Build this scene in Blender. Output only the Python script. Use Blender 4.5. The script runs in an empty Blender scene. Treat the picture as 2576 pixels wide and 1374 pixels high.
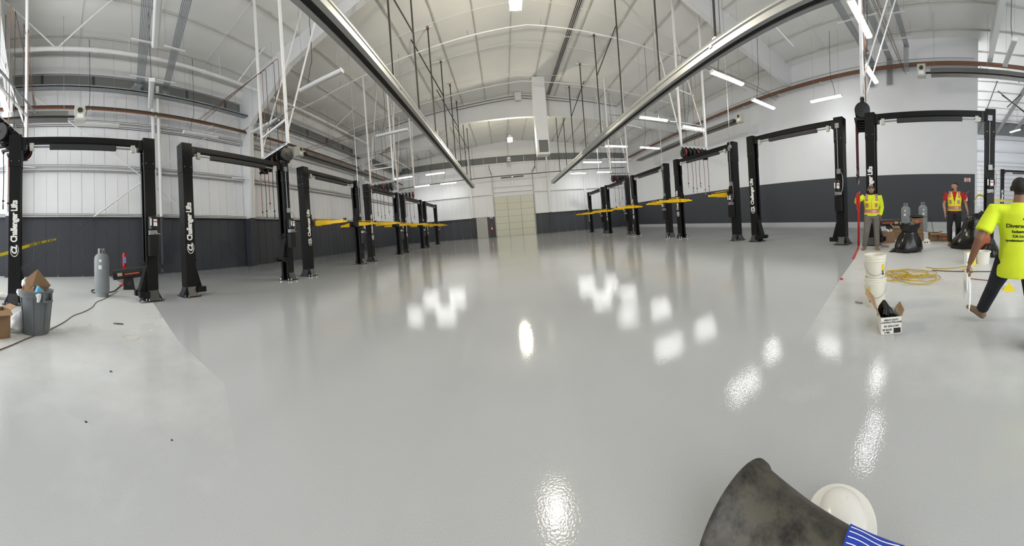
import bpy, bmesh, math, random
from mathutils import Vector, Matrix
random.seed(7)
SC = bpy.context.scene
COL = SC.collection
PI = math.pi

# ------------------------------------------------------------------ camera, world, exposure
CAM_F, CAM_CY, EYE = 717.13, 572.18, 1.15
ROLL, PITCH, YAW = math.radians(-4.61), math.radians(0.24), math.radians(1.56)
def _cam_matrix():
    cy, sy = math.cos(YAW), math.sin(YAW)
    Rz = Matrix(((cy, -sy, 0), (sy, cy, 0), (0, 0, 1)))
    ca, sa = math.cos(ROLL), math.sin(ROLL)
    Ry = Matrix(((ca, 0, sa), (0, 1, 0), (-sa, 0, ca)))
    cb, sb = math.cos(PITCH), math.sin(PITCH)
    Rx = Matrix(((1, 0, 0), (0, cb, -sb), (0, sb, cb)))
    return Rx @ Ry @ Rz
MW = _cam_matrix()          # world -> panorama axes (x right, y ahead, z up)
MT = MW.transposed()
cam = bpy.data.cameras.new('camera')
cam_o = bpy.data.objects.new('camera', cam); COL.objects.link(cam_o)
cam.type = 'PANO'
pc = cam if hasattr(cam, 'panorama_type') else cam.cycles
pc.panorama_type = 'CENTRAL_CYLINDRICAL'
pc.central_cylindrical_radius = 1.0
pc.central_cylindrical_range_u_min = -1288 / CAM_F
pc.central_cylindrical_range_u_max = 1288 / CAM_F
pc.central_cylindrical_range_v_min = -(1374 - CAM_CY) / CAM_F
pc.central_cylindrical_range_v_max = CAM_CY / CAM_F
cam.clip_start = 0.02; cam.clip_end = 300
r, f, u = MT @ Vector((1, 0, 0)), MT @ Vector((0, 1, 0)), MT @ Vector((0, 0, 1))
cam_o.matrix_world = Matrix(((r.x, u.x, -f.x, 0), (r.y, u.y, -f.y, 0), (r.z, u.z, -f.z, EYE), (0, 0, 0, 1)))
SC.camera = cam_o
SC.view_settings.view_transform = 'Standard'
SC.view_settings.look = 'None'
SC.view_settings.gamma = 1.0
SC.view_settings.use_curve_mapping = False
SC.view_settings.exposure = 1.05
SC.cycles.use_denoising = True
SC.cycles.max_bounces = 6
SC.cycles.diffuse_bounces = 4
SC.cycles.glossy_bounces = 3
SC.cycles.transmission_bounces = 2
SC.cycles.caustics_reflective = False
SC.cycles.caustics_refractive = False
SC.cycles.use_adaptive_sampling = True
SC.cycles.adaptive_threshold = 0.06
SC.cycles.sample_clamp_indirect = 6.0
world = bpy.data.worlds.new('world'); SC.world = world
world.use_nodes = True
world.node_tree.nodes['Background'].inputs[0].default_value = (0.98, 0.99, 1.0, 1)
world.node_tree.nodes['Background'].inputs[1].default_value = 1.8
LED_POWER = 17.5
BAY_POWER = 230.0

# pixel helpers (photo frame 2576 x 1374): a ray through the panorama met with a real plane
def ray(u, v):
    t = (u - 1288) / CAM_F
    return MT @ Vector((math.sin(t), math.cos(t), (CAM_CY - v) / CAM_F))
def FL(u, v, z=0.0):
    d = ray(u, v); k = (z - EYE) / d.z
    return Vector((d.x * k, d.y * k, z))
def PX(u, v, x):
    d = ray(u, v); k = x / d.x
    return Vector((x, d.y * k, EYE + d.z * k))
def PY(u, v, y):
    d = ray(u, v); k = y / d.y
    return Vector((d.x * k, y, EYE + d.z * k))
def GR(u, dist):                                # ground point under the horizon pixel u, dist metres away
    t = (u - 1288) / CAM_F; d = MT @ Vector((math.sin(t), math.cos(t), 0)); k = dist / math.hypot(d.x, d.y)
    return Vector((d.x * k, d.y * k, 0))
def PD(u, v, dist):
    d = ray(u, v); k = dist / math.hypot(d.x, d.y)
    return Vector((d.x * k, d.y * k, EYE + d.z * k))

# ------------------------------------------------------------------ materials
def lin(c):
    return tuple(((x / 255) / 12.92 if x / 255 <= 0.04045 else ((x / 255 + 0.055) / 1.055) ** 2.4) for x in c)
MATS = {}
def mat(name, rgb, rough=0.5, metal=0.0, var=0.06, scale=6.0, bump=0.0, bscale=60.0, coat=0.0, spec=0.5, stretch=None, trans=0.0, emit=None, estr=0.0, sheen=0.0):
    if name in MATS: return MATS[name]
    m = bpy.data.materials.new(name); m.use_nodes = True
    nt = m.node_tree; b = nt.nodes['Principled BSDF']
    c = lin(rgb)
    tc = nt.nodes.new('ShaderNodeTexCoord')
    mp = nt.nodes.new('ShaderNodeMapping')
    nt.links.new(tc.outputs['Object'], mp.inputs[0])
    if stretch: mp.inputs['Scale'].default_value = stretch
    n = nt.nodes.new('ShaderNodeTexNoise'); n.inputs['Scale'].default_value = scale; n.inputs['Detail'].default_value = 4
    nt.links.new(mp.outputs[0], n.inputs[0])
    mx = nt.nodes.new('ShaderNodeMix'); mx.data_type = 'RGBA'
    lo = tuple(x * (1 - var) for x in c); hi = tuple(min(1, x * (1 + var)) for x in c)
    mx.inputs[6].default_value = (*lo, 1); mx.inputs[7].default_value = (*hi, 1)
    nt.links.new(n.outputs[0], mx.inputs[0])
    nt.links.new(mx.outputs[2], b.inputs['Base Color'])
    b.inputs['Roughness'].default_value = rough
    b.inputs['Metallic'].default_value = metal
    b.inputs['Specular IOR Level'].default_value = spec
    if coat: b.inputs['Coat Weight'].default_value = coat; b.inputs['Coat Roughness'].default_value = 0.1
    if trans: b.inputs['Transmission Weight'].default_value = trans
    if emit:
        b.inputs['Emission Color'].default_value = (*lin(emit), 1); b.inputs['Emission Strength'].default_value = estr
    if bump:
        n2 = nt.nodes.new('ShaderNodeTexNoise'); n2.inputs['Scale'].default_value = bscale; n2.inputs['Detail'].default_value = 3
        nt.links.new(mp.outputs[0], n2.inputs[0])
        bp = nt.nodes.new('ShaderNodeBump'); bp.inputs['Strength'].default_value = bump; bp.inputs['Distance'].default_value = 0.01
        nt.links.new(n2.outputs[0], bp.inputs['Height']); nt.links.new(bp.outputs[0], b.inputs['Normal'])
    MATS[name] = m
    return m

def mat_floor(name, rgb, rough, var, bump, patch=None):
    m = bpy.data.materials.new(name); m.use_nodes = True
    nt = m.node_tree; b = nt.nodes['Principled BSDF']; N, K = nt.nodes.new, nt.links.new
    tc = N('ShaderNodeTexCoord')
    n = N('ShaderNodeTexNoise'); n.inputs['Scale'].default_value = 0.5; n.inputs['Detail'].default_value = 6
    K(tc.outputs['Object'], n.inputs[0])
    c = lin(rgb)
    mx = N('ShaderNodeMix'); mx.data_type = 'RGBA'
    mx.inputs[6].default_value = (*[x * (1 - var) for x in c], 1); mx.inputs[7].default_value = (*[x * (1 + var) for x in c], 1)
    rp = N('ShaderNodeMapRange'); rp.inputs[1].default_value = 0.35; rp.inputs[2].default_value = 0.65
    K(n.outputs[0], rp.inputs[0]); K(rp.outputs[0], mx.inputs[0])
    last = mx.outputs[2]
    rsock = None
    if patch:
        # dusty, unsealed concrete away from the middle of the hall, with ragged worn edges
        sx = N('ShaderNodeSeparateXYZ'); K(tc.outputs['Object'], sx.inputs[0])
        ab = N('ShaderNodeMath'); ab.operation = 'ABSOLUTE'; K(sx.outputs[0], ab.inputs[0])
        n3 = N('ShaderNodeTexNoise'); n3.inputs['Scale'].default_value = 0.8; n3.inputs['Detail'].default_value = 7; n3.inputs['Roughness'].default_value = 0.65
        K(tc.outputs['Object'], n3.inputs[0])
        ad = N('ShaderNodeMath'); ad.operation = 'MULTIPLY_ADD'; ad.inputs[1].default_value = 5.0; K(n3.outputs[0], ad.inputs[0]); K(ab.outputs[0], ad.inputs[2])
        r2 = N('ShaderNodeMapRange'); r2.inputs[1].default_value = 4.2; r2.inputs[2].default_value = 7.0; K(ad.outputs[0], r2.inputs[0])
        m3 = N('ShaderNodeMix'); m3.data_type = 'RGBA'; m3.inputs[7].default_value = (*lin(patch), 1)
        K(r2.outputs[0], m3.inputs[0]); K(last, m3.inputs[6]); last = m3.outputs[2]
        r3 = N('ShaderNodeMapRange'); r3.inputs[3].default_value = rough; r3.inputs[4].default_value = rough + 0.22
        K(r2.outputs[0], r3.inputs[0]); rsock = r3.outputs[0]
    sp = N('ShaderNodeTexNoise'); sp.inputs['Scale'].default_value = 160; sp.inputs['Detail'].default_value = 2
    K(tc.outputs['Object'], sp.inputs[0])
    m2 = N('ShaderNodeMix'); m2.data_type = 'RGBA'; m2.blend_type = 'OVERLAY'; m2.inputs[0].default_value = 0.12
    K(last, m2.inputs[6]); K(sp.outputs[0], m2.inputs[7]); K(m2.outputs[2], b.inputs['Base Color'])
    b.inputs['Roughness'].default_value = rough
    if rsock: K(rsock, b.inputs['Roughness'])
    b.inputs['IOR'].default_value = 1.42
    # orange peel of the rolled coating
    n2 = N('ShaderNodeTexNoise'); n2.inputs['Scale'].default_value = 100; n2.inputs['Detail'].default_value = 1
    K(tc.outputs['Object'], n2.inputs[0])
    bp = N('ShaderNodeBump'); bp.inputs['Strength'].default_value = bump; bp.inputs['Distance'].default_value = 0.01
    K(n2.outputs[0], bp.inputs['Height']); K(bp.outputs[0], b.inputs['Normal'])
    MATS[name] = m
    return m

WHITE = mat('white_wall_paint', (226, 228, 232), 0.7, var=0.03, scale=1.5)
CEIL = mat('white_insulation_facing', (232, 232, 229), 0.75, var=0.05, scale=0.8, bump=0.25, bscale=5)
PURL = mat('greyed_purlin_facing', (196, 195, 190), 0.8, var=0.15, scale=2.5)
DARK = mat('charcoal_wall_paint', (58, 61, 68), 0.55, var=0.06, scale=1.2)
STEELW = mat('white_painted_steel', (224, 225, 226), 0.5, var=0.04, scale=3)
GALV = mat('galvanised_steel', (160, 165, 168), 0.4, metal=0.7, var=0.12, scale=9)
DGAP = mat('shadowed_grey_sheet', (120, 122, 122), 0.8, var=0.1, scale=2)
LIFTB = mat('black_powder_coat', (15, 15, 16), 0.45, var=0.15, scale=10, bump=0.04, bscale=220, spec=0.3)
LIFTG = mat('charcoal_powder_coat', (48, 48, 50), 0.42, var=0.12, scale=10)
BLACKP = mat('black_plastic', (16, 16, 17), 0.35, var=0.1)
RUBBER = mat('black_rubber', (20, 20, 20), 0.6, var=0.1)
YELLOW = mat('yellow_arm_paint', (236, 190, 10), 0.35, var=0.05)
LETTER = mat('white_lettering', (240, 240, 238), 0.5, var=0.01)
CHROME = mat('zinc_bolt', (200, 203, 205), 0.25, metal=1.0, var=0.05)
COPPER = mat('copper_pipe', (150, 104, 78), 0.4, metal=0.6, var=0.2, scale=14)
COPPERD = mat('dull_copper_pipe', (104, 82, 70), 0.5, metal=0.4, var=0.25, scale=10)
ALU = mat('brushed_aluminium', (186, 188, 189), 0.42, metal=0.8, var=0.06, scale=4, stretch=(30, 1, 30))
DROD = mat('dark_steel_rod', (66, 62, 60), 0.5, metal=0.4, var=0.2, scale=12)
RUST = mat('rusty_steel', (122, 92, 70), 0.7, metal=0.2, var=0.3, scale=20)
LABELW = mat('white_label', (235, 236, 234), 0.5, var=0.02)
REDL = mat('red_label', (190, 36, 30), 0.45, var=0.05)
REDH = mat('red_rubber_hose', (132, 40, 44), 0.45, var=0.1)
LED = mat('led_diffuser_lit', (255, 255, 246), 0.5, var=0.0, emit=(253, 253, 250), estr=LED_POWER)
LEDOFF = mat('led_diffuser_unlit', (205, 207, 206), 0.35, var=0.03)
BAYL = mat('high_bay_lens_lit', (255, 244, 214), 0.4, var=0.0, emit=(255, 244, 218), estr=BAY_POWER)
BEIGE = mat('beige_sheet_metal', (190, 190, 180), 0.5, var=0.06)
GDOOR = mat('sand_door_panel', (206, 206, 190), 0.5, var=0.05, scale=4)
GDOORF = mat('door_hardware_grey', (150, 152, 148), 0.45, metal=0.4, var=0.08)
CARD = mat('brown_cardboard', (140, 112, 84), 0.8, var=0.08, scale=5)
CARDD = mat('cardboard_inside', (158, 128, 98), 0.85, var=0.08, scale=5)
GREYP = mat('grey_cylinder_paint', (142, 148, 150), 0.45, var=0.1, scale=5)
EPOXY = mat_floor('grey_epoxy_coating', (180, 182, 183), 0.07, 0.03, 0.04)
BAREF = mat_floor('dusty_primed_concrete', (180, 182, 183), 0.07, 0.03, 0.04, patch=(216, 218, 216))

# ------------------------------------------------------------------ mesh builder
class MB:
    def __init__(s): s.v = []; s.f = []; s.m = []
    def add(s, vs, fs, mi=0):
        o = len(s.v); s.v += [tuple(v) for v in vs]; s.f += [tuple(i + o for i in q) for q in fs]; s.m += [mi] * len(fs); return s
    def box(s, lo, hi, mi=0, M=None):
        x0, y0, z0 = lo; x1, y1, z1 = hi
        vs = [Vector(p) for p in ((x0, y0, z0), (x1, y0, z0), (x1, y1, z0), (x0, y1, z0), (x0, y0, z1), (x1, y0, z1), (x1, y1, z1), (x0, y1, z1))]
        if M: vs = [M @ v for v in vs]
        return s.add(vs, ((0, 3, 2, 1), (4, 5, 6, 7), (0, 1, 5, 4), (1, 2, 6, 5), (2, 3, 7, 6), (3, 0, 4, 7)), mi)
    def bx(s, c, d, mi=0, M=None):
        return s.box([c[i] - d[i] / 2 for i in range(3)], [c[i] + d[i] / 2 for i in range(3)], mi, M)
    def bar(s, a, b, w, t, mi=0, up=(0, 0, 1)):        # rectangular bar from a to b, w sideways, t upwards
        a, b = Vector(a), Vector(b); d = (b - a).normalized(); up = Vector(up)
        sd = d.cross(up)
        if sd.length < 1e-4: sd = d.cross(Vector((1, 0, 0)))
        sd.normalize(); n = sd.cross(d)
        vs = [p + sd * (w / 2 * i) + n * (t / 2 * j) for p in (a, b) for i, j in ((-1, -1), (1, -1), (1, 1), (-1, 1))]
        return s.add(vs, ((0, 1, 2, 3), (7, 6, 5, 4), (0, 4, 5, 1), (1, 5, 6, 2), (2, 6, 7, 3), (3, 7, 4, 0)), mi)
    def tube(s, pts, r, n=8, mi=0, cap=True, closed=False):
        pts = [Vector(p) for p in pts]; k = len(pts)
        rs = r if isinstance(r, (list, tuple)) else [r] * k
        rings = []; ref = None
        for i, p in enumerate(pts):
            if closed: d = pts[(i + 1) % k] - pts[i - 1]
            else: d = pts[min(i + 1, k - 1)] - pts[max(i - 1, 0)]
            if d.length < 1e-9: d = Vector((0, 0, 1))
            d.normalize()
            if ref is None:
                ref = Vector((0, 0, 1)) if abs(d.z) < 0.9 else Vector((1, 0, 0))
            x = (ref - d * ref.dot(d))
            if x.length < 1e-4: x = d.orthogonal()
            x.normalize(); y = d.cross(x); ref = x
            rings.append([p + x * (rs[i] * math.cos(2 * PI * j / n)) + y * (rs[i] * math.sin(2 * PI * j / n)) for j in range(n)])
        vs = [v for rg in rings for v in rg]; fs = []
        m = k if closed else k - 1
        for i in range(m):
            for j in range(n):
                a, b2 = i * n + j, i * n + (j + 1) % n; c, d2 = ((i + 1) % k) * n + (j + 1) % n, ((i + 1) % k) * n + j
                fs.append((a, b2, c, d2))
        if cap and not closed: fs += [tuple(range(n - 1, -1, -1)), tuple(range((k - 1) * n, k * n))]
        return s.add(vs, fs, mi)
    def cyl(s, a, b, r, n=12, mi=0): return s.tube([a, b], r, n, mi)
    def lathe(s, prof, n=24, mi=0, c=(0, 0, 0), M=None, cap=True):
        vs = []; fs = []; k = len(prof)
        for r, z in prof:
            for j in range(n):
                a = 2 * PI * j / n; p = Vector((c[0] + r * math.cos(a), c[1] + r * math.sin(a), c[2] + z))
                vs.append(M @ p if M else p)
        for i in range(k - 1):
            for j in range(n): fs.append((i * n + j, i * n + (j + 1) % n, (i + 1) * n + (j + 1) % n, (i + 1) * n + j))
        if cap:
            if prof[0][0] > 1e-5: fs.append(tuple(range(n - 1, -1, -1)))
            if prof[-1][0] > 1e-5: fs.append(tuple(range((k - 1) * n, k * n)))
        return s.add(vs, fs, mi)
    def prism(s, poly, z0, z1, mi=0, M=None):           # polygon (x, y) extruded in z
        n = len(poly); vs = [Vector((x, y, z)) for z in (z0, z1) for x, y in poly]
        if M: vs = [M @ v for v in vs]
        fs = [tuple(range(n - 1, -1, -1)), tuple(range(n, 2 * n))] + [(i, (i + 1) % n, n + (i + 1) % n, n + i) for i in range(n)]
        return s.add(vs, fs, mi)
    def loft(s, rings, mi=0, cap=True):
        n = len(rings[0]); vs = [p for r in rings for p in r]; fs = []
        for i in range(len(rings) - 1):
            for j in range(n): fs.append((i * n + j, i * n + (j + 1) % n, (i + 1) * n + (j + 1) % n, (i + 1) * n + j))
        if cap: fs += [tuple(range(n - 1, -1, -1)), tuple(range((len(rings) - 1) * n, len(rings) * n))]
        return s.add(vs, fs, mi)
    def mesh(s, name, smooth=False, angle=None):
        me = bpy.data.meshes.new(name); me.from_pydata([tuple(v) for v in s.v], [], s.f)
        me.polygons.foreach_set('material_index', s.m)
        if smooth: me.polygons.foreach_set('use_smooth', [True] * len(me.polygons))
        me.update()
        bm = bmesh.new(); bm.from_mesh(me); bmesh.ops.recalc_face_normals(bm, faces=bm.faces)
        if smooth:
            for e in bm.edges:
                if len(e.link_faces) == 2 and e.calc_face_angle(0) > math.radians(angle or 40): e.smooth = False
        bm.to_mesh(me); bm.free()
        return me
def put(name, me, mats=None, parent=None, loc=(0, 0, 0), rot=(0, 0, 0)):
    o = bpy.data.objects.new(name, me); COL.objects.link(o)
    if mats is not None and me is not None and not me.materials:
        for m in (mats if isinstance(mats, (list, tuple)) else [mats]): me.materials.append(m)
    o.parent = parent; o.location = loc; o.rotation_euler = rot
    return o
def obj(name, mb, mats, parent=None, smooth=False, loc=(0, 0, 0), rot=(0, 0, 0), angle=None):
    return put(name, mb.mesh(name, smooth, angle), mats, parent, loc, rot)
def thing(name, label, cat, loc=(0, 0, 0), rotz=0.0, group=None):
    o = bpy.data.objects.new(name, None); COL.objects.link(o); o.empty_display_size = 0.1
    o.location = loc; o.rotation_euler = (0, 0, rotz)
    o['label'] = label; o['category'] = cat
    if group: o['group'] = group
    return o
def tag(o, label, cat, group=None):
    o['label'] = label; o['category'] = cat
    if group: o['group'] = group
    return o
def struct(o): o['kind'] = 'structure'; return o
def text_mesh(txt, size=0.1, depth=0.002, bold=0.0, shear=0.0, align='LEFT', spacing=1.0):
    cu = bpy.data.curves.new('lettering', 'FONT'); cu.body = txt; cu.size = size; cu.extrude = depth; cu.offset = bold; cu.shear = shear
    cu.align_x = align; cu.space_character = spacing; cu.resolution_u = 3
    to = bpy.data.objects.new('lettering_tmp', cu); COL.objects.link(to)
    dg = bpy.context.evaluated_depsgraph_get()
    me = bpy.data.meshes.new_from_object(to.evaluated_get(dg))
    bpy.data.objects.remove(to); bpy.data.curves.remove(cu)
    me.materials.clear()
    return me
def arc(c, r, a0, a1, n=8, plane='xz'):
    out = []
    for i in range(n + 1):
        a = a0 + (a1 - a0) * i / n; p, q = r * math.cos(a), r * math.sin(a)
        out.append(Vector((c[0] + p, c[1], c[2] + q)) if plane == 'xz' else Vector((c[0], c[1] + p, c[2] + q)) if plane == 'yz' else Vector((c[0] + p, c[1] + q, c[2])))
    return out
# ------------------------------------------------------------------ the room shell
XL, XR, YB, YR, ZR = -12.5, 16.2, 34.2, -8.0, 9.9
YL = -4.2                                   # unseen end of the left wall cut off here to let daylight in
RX, RZ, RS = 1.85, 11.45, 0.09              # roof ridge and slope
def zr(x): return max(9.9, RZ - RS * abs(x - RX))
XF = 31.0                                    # far wall of the annex past the right wall's end
WE = -1.4                                    # where the right wall ends
edge = [(-12.5, 2.3), (-6.2, 2.1), (-3.3, 1.46), (-2.1, 1.33), (-1.5, 1.0), (-0.8, 0.6), (-0.2, 0.2), (0.2, 0.2), (0.75, 0.68), (1.12, 0.95), (1.4, 1.03), (2.02, 1.23), (4.13, 1.73), (5.79, 2.08), (9.0, 2.95), (16.2, 5.0)]
mb = MB(); n = len(edge) + 2
poly = edge + [(XR, YB), (XL, YB)]
mb.add([(x, y, 0) for x, y in poly], [tuple(range(n))])
struct(obj('floor', mb, EPOXY))
mb = MB(); poly = edge + [(XR, WE), (XF, WE), (XF, YR), (XL, YR)]
mb.add([(x, y, 0) for x, y in poly], [tuple(range(len(poly) - 1, -1, -1))])
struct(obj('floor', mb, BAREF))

# ceiling: insulation facing that bellies between the purlins
PUR = 1.8
mb = MB(); xs = []; k0 = -9
for k in range(-9, 20):
    for j in range(6): xs.append(1.15 + PUR * k + PUR * j / 6)
xs = [x for x in xs if XL - 0.1 <= x <= XF]
xs = [XL - 0.15] + xs + [XF + 0.1]
ys = [YR + 0.55 * i for i in range(int((YB - YR) / 0.55) + 2)]
vs = []
for y in ys:
    for x in xs:
        ph = ((x - 1.15) / PUR) % 1.0
        sag = 0.055 * math.sin(PI * ph) ** 0.7 * (0.75 + 0.25 * math.sin(y * 1.9 + x * 0.7)) + 0.02 * math.sin(y * 4.1 + 2 * x)
        vs.append((x, y, zr(x) + 0.03 - sag))
nx = len(xs)
mb.add(vs, [(j * nx + i, j * nx + i + 1, (j + 1) * nx + i + 1, (j + 1) * nx + i) for j in range(len(ys) - 1) for i in range(nx - 1)])
ceiling = struct(obj('ceiling', mb, CEIL, smooth=True))
me = MB().bx((0, 0, 0), (0.055, YB - YR, 0.07)).mesh('purlin')
for k in range(-7, 17):
    put('purlin', me, PURL, ceiling, (1.15 + PUR * k, (YB + YR) / 2, zr(1.15 + PUR * k) - 0.01))
me = MB().tube([(XL, 0, zr(XL)), (RX, 0, zr(RX)), (XR, 0, zr(XR))], 0.012, 6).mesh('sag_rod')
for y in (1.0, 4.0, 7.0, 13.0, 16.0, 19.2, 25.3, 28.3, 31.3):
    put('sag_rod', me, STEELW, ceiling, (0, y, -0.06))

# left wall
wl = struct(obj('wall_left', MB().box((XL - 0.25, YL, 0), (XL - 0.03, YB + 0.2, ZR + 0.3)), WHITE))
npan = 36; pw = (YB - YL) / npan
up = MB().box((-0.03, 0.008, 2.62), (0.0, pw - 0.008, 8.62)); up.bx((0.006, pw / 2, 5.6), (0.012, 0.03, 5.9))
lo = MB().box((-0.03, 0.008, 0.0), (0.0, pw - 0.008, 2.6)); lo.bx((0.006, pw / 2, 1.3), (0.012, 0.03, 2.58))
upm, lom = up.mesh('liner_panel'), lo.mesh('wainscot_panel')
for i in range(npan):
    put('liner_panel', upm, WHITE, wl, (XL, YL + i * pw, 0)); put('wainscot_panel', lom, DARK, wl, (XL, YL + i * pw, 0))
obj('gap_strip', MB().box((XL - 0.03, YL, 8.62), (XL + 0.0, YB, 9.2)), DGAP, wl)
mbp = MB().box((0, -0.05, 8.62), (0.03, 0.05, 9.2)).mesh('gap_post')
for i in range(16): put('gap_post', mbp, STEELW if i % 3 else DARK, wl, (XL, YL + 1.2 + 2.36 * i, 0))
mb = MB()
eave = [(0.0, 9.16), (0.16, 9.16), (0.42, 9.72), (0.42, 9.78), (0.0, 9.78)]
mb.loft([[Vector((XL + a, y, b)) for a, b in eave] for y in (YL, YB)])
obj('eave_strut', mb, STEELW, wl)
def girt(z, d, hgt, y0, y1):
    mb = MB()
    mb.box((XL, y0, z + hgt / 2 - 0.02), (XL + d, y1, z + hgt / 2)); mb.box((XL + d - 0.02, y0, z - hgt / 2), (XL + d, y1, z + hgt / 2)) if False else None
    mb.box((XL, y0, z - hgt / 2), (XL + 0.05, y1, z + hgt / 2)); mb.box((XL, y0, z - hgt / 2), (XL + d * 0.8, y1, z - hgt / 2 + 0.02))
    mb.box((XL + d * 0.8 - 0.015, y0, z - hgt / 2), (XL + d * 0.8, y1, z - hgt / 2 + 0.05)); mb.box((XL + d - 0.015, y0, z + hgt / 2 - 0.05), (XL + d, y1, z + hgt / 2))
    return obj('girt', mb, STEELW, wl)
for y0, y1 in ((YL, -2.2), (-1.8, 9.7), (10.1, 22.1), (22.5, YB)):
    girt(2.66, 0.2, 0.14, y0, y1); girt(4.78, 0.24, 0.24, y0, y1); girt(6.85, 0.24, 0.22, y0, y1); girt(8.55, 0.2, 0.14, y0, y1)
    for yy, sg in ((y0 + 0.02, 1), (y1 - 0.02, -1)):
        if y0 > -5 or sg < 0:
            obj('flange_brace', MB().bar((XL + 0.75, yy, 4.74), (XL + 0.25, yy + sg * 0.85, 4.78), 0.06, 0.05), STEELW, wl)

# right wall, free-standing end at WE
wr = struct(obj('wall_right', MB().box((XR, WE, 2.86), (XR + 0.3, YB + 0.2, ZR + 0.3)), WHITE))
obj('wainscot_band', MB().box((XR - 0.002, WE + 0.12, 0.0), (XR + 0.3, YB + 0.2, 2.86)), DARK, wr)
obj('end_trim', MB().box((XR - 0.02, WE - 0.02, 0.0), (XR + 0.32, WE + 0.12, 2.86)), WHITE, wr)
struct(obj('baseboard_right', MB().box((XR - 0.22, WE, 0.0), (XR - 0.004, YB, 0.16)), mat('pale_curb_concrete', (178, 181, 182), 0.5, var=0.05)))

# back wall: liner panels, girts, columns
wb = struct(obj('wall_back', MB().box((XL - 0.2, YB + 0.03, 0), (XR + 0.3, YB + 0.25, RZ + 0.2)), WHITE))
nb = 27; pwb = (XR - XL) / nb
GX0, GX1, GZ = PY(1251, 600, YB).x, PY(1350, 597, YB).x, 4.75
DX0, DX1 = PY(1202.5, 600, YB).x, PY(1229, 600, YB).x
up = MB().box((0.008, 0, 2.5), (pwb - 0.008, 0.03, 8.74)); up.bx((pwb / 2, -0.006, 5.5), (0.03, 0.012, 5.9))
lo = MB().box((0.008, 0, 0.0), (pwb - 0.008, 0.03, 2.48)); lo.bx((pwb / 2, -0.006, 1.24), (0.03, 0.012, 2.46))
upm, lom = up.mesh('liner_panel'), lo.mesh('wainscot_panel')
for i in range(nb):
    put('liner_panel', upm, WHITE, wb, (XL + i * pwb, YB, 0)); put('wainscot_panel', lom, DARK, wb, (XL + i * pwb, YB, 0))
obj('gap_strip', MB().box((XL, YB, 8.75), (XR, YB + 0.03, 9.55)), DGAP, wb)
mbp = MB().box((-0.04, -0.03, 8.75), (0.04, 0.0, 9.55)).mesh('gap_post')
for i in range(18): put('gap_post', mbp, GALV, wb, (XL + 0.9 + 1.62 * i, YB, 0))
obj('rake_band', MB().box((XL, YB - 0.25, 9.55), (XR, YB, 10.3)), STEELW, wb)
for z, a, b in ((2.52, XL, DX0 - 0.3), (2.52, DX1 + 0.1, GX0 - 0.1), (2.52, GX1 + 0.15, XR), (5.15, XL, GX0), (5.35, GX0, GX1), (5.15, GX1, XR), (5.95, GX0, GX1), (8.7, XL, XR)):
    obj('girt', MB().box((a, YB - 0.2, z - 0.07), (b, YB, z + 0.07)), STEELW, wb)
for uu in (1193, 1389, 1479):
    x = PY(uu, 590, YB).x
    obj('endwall_column', MB().box((x - 0.1, YB - 0.26, 2.5), (x + 0.1, YB, 10.6)), STEELW, wb)
    obj('endwall_column', MB().box((x - 0.1, YB - 0.26, 0.0), (x + 0.1, YB, 2.5)), DARK, wb)
for uu in (1100, 1290, 1345, 1440):
    x = PY(uu, 470, YB).x
    obj('jamb_stud', MB().box((x - 0.06, YB - 0.12, 7.2), (x + 0.06, YB, 8.5)), STEELW, wb)

# personnel door and overhead door in the back wall
d1 = struct(thing('door_1', '', '')); del d1['label']; del d1['category']
d1.location = ((DX0 + DX1) / 2, YB - 0.03, 0); dw = DX1 - DX0; dh = 2.5
obj('door_frame', MB().box((-dw / 2 - 0.02, -0.05, 0), (-dw / 2 + 0.07, 0.03, dh)).box((dw / 2 - 0.07, -0.05, 0), (dw / 2 + 0.02, 0.03, dh)).box((-dw / 2, -0.05, dh - 0.08), (dw / 2, 0.03, dh + 0.01)), mat('door_frame_grey', (176, 176, 172), 0.5), d1)
leaf = obj('door_leaf', MB().box((-dw / 2 + 0.07, -0.02, 0.01), (dw / 2 - 0.07, 0.03, dh - 0.08)), mat('door_leaf_grey', (168, 168, 164), 0.5), d1)
obj('door_handle', MB().box((dw / 2 - 0.2, -0.08, 1.05), (dw / 2 - 0.1, -0.02, 1.13)), GDOORF, leaf)
d2 = struct(thing('door_2', '', '')); del d2['label']; del d2['category']
gw = GX1 - GX0; d2.location = ((GX0 + GX1) / 2, YB - 0.05, 0)
rows = 6; ph = GZ / rows
pm = MB().box((0.025, -0.03, 0.02), (gw / 3 - 0.025, 0.02, ph - 0.02))
for q in (0.25, 0.5, 0.75): pm.box((0.05, -0.042, ph * q - 0.02), (gw / 3 - 0.05, -0.03, ph * q + 0.02))
pm = pm.mesh('door_panel')
for r_ in range(rows):
    for c_ in range(3):
        put('door_panel', pm, GDOOR, d2, (-gw / 2 + c_ * gw / 3, 0, r_ * ph))
mb = MB()
for c_ in range(4): mb.box((-gw / 2 + c_ * gw / 3 - 0.03, -0.055, 0), (-gw / 2 + c_ * gw / 3 + 0.03, 0.0, GZ))
for r_ in range(rows + 1): mb.box((-gw / 2, -0.02, r_ * ph - 0.02), (gw / 2, 0.02, r_ * ph + 0.02))
obj('door_stiles', mb, GDOORF, d2)
for sx in (-1, 1):
    obj('door_track', MB().box((sx * (gw / 2 + 0.06) - 0.03, -0.12, 0.1), (sx * (gw / 2 + 0.06) + 0.03, 0.0, 7.6)), GDOORF, d2)
obj('track_hanger', MB().bar((-gw / 2 - 0.06, -0.1, 7.5), (-gw / 2 - 0.25, -1.3, 7.9), 0.05, 0.06).bar((-gw / 2 - 0.25, -1.3, 7.9), (-gw / 2 - 0.25, -1.3, 8.4), 0.06, 0.06), DROD, d2)
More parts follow.
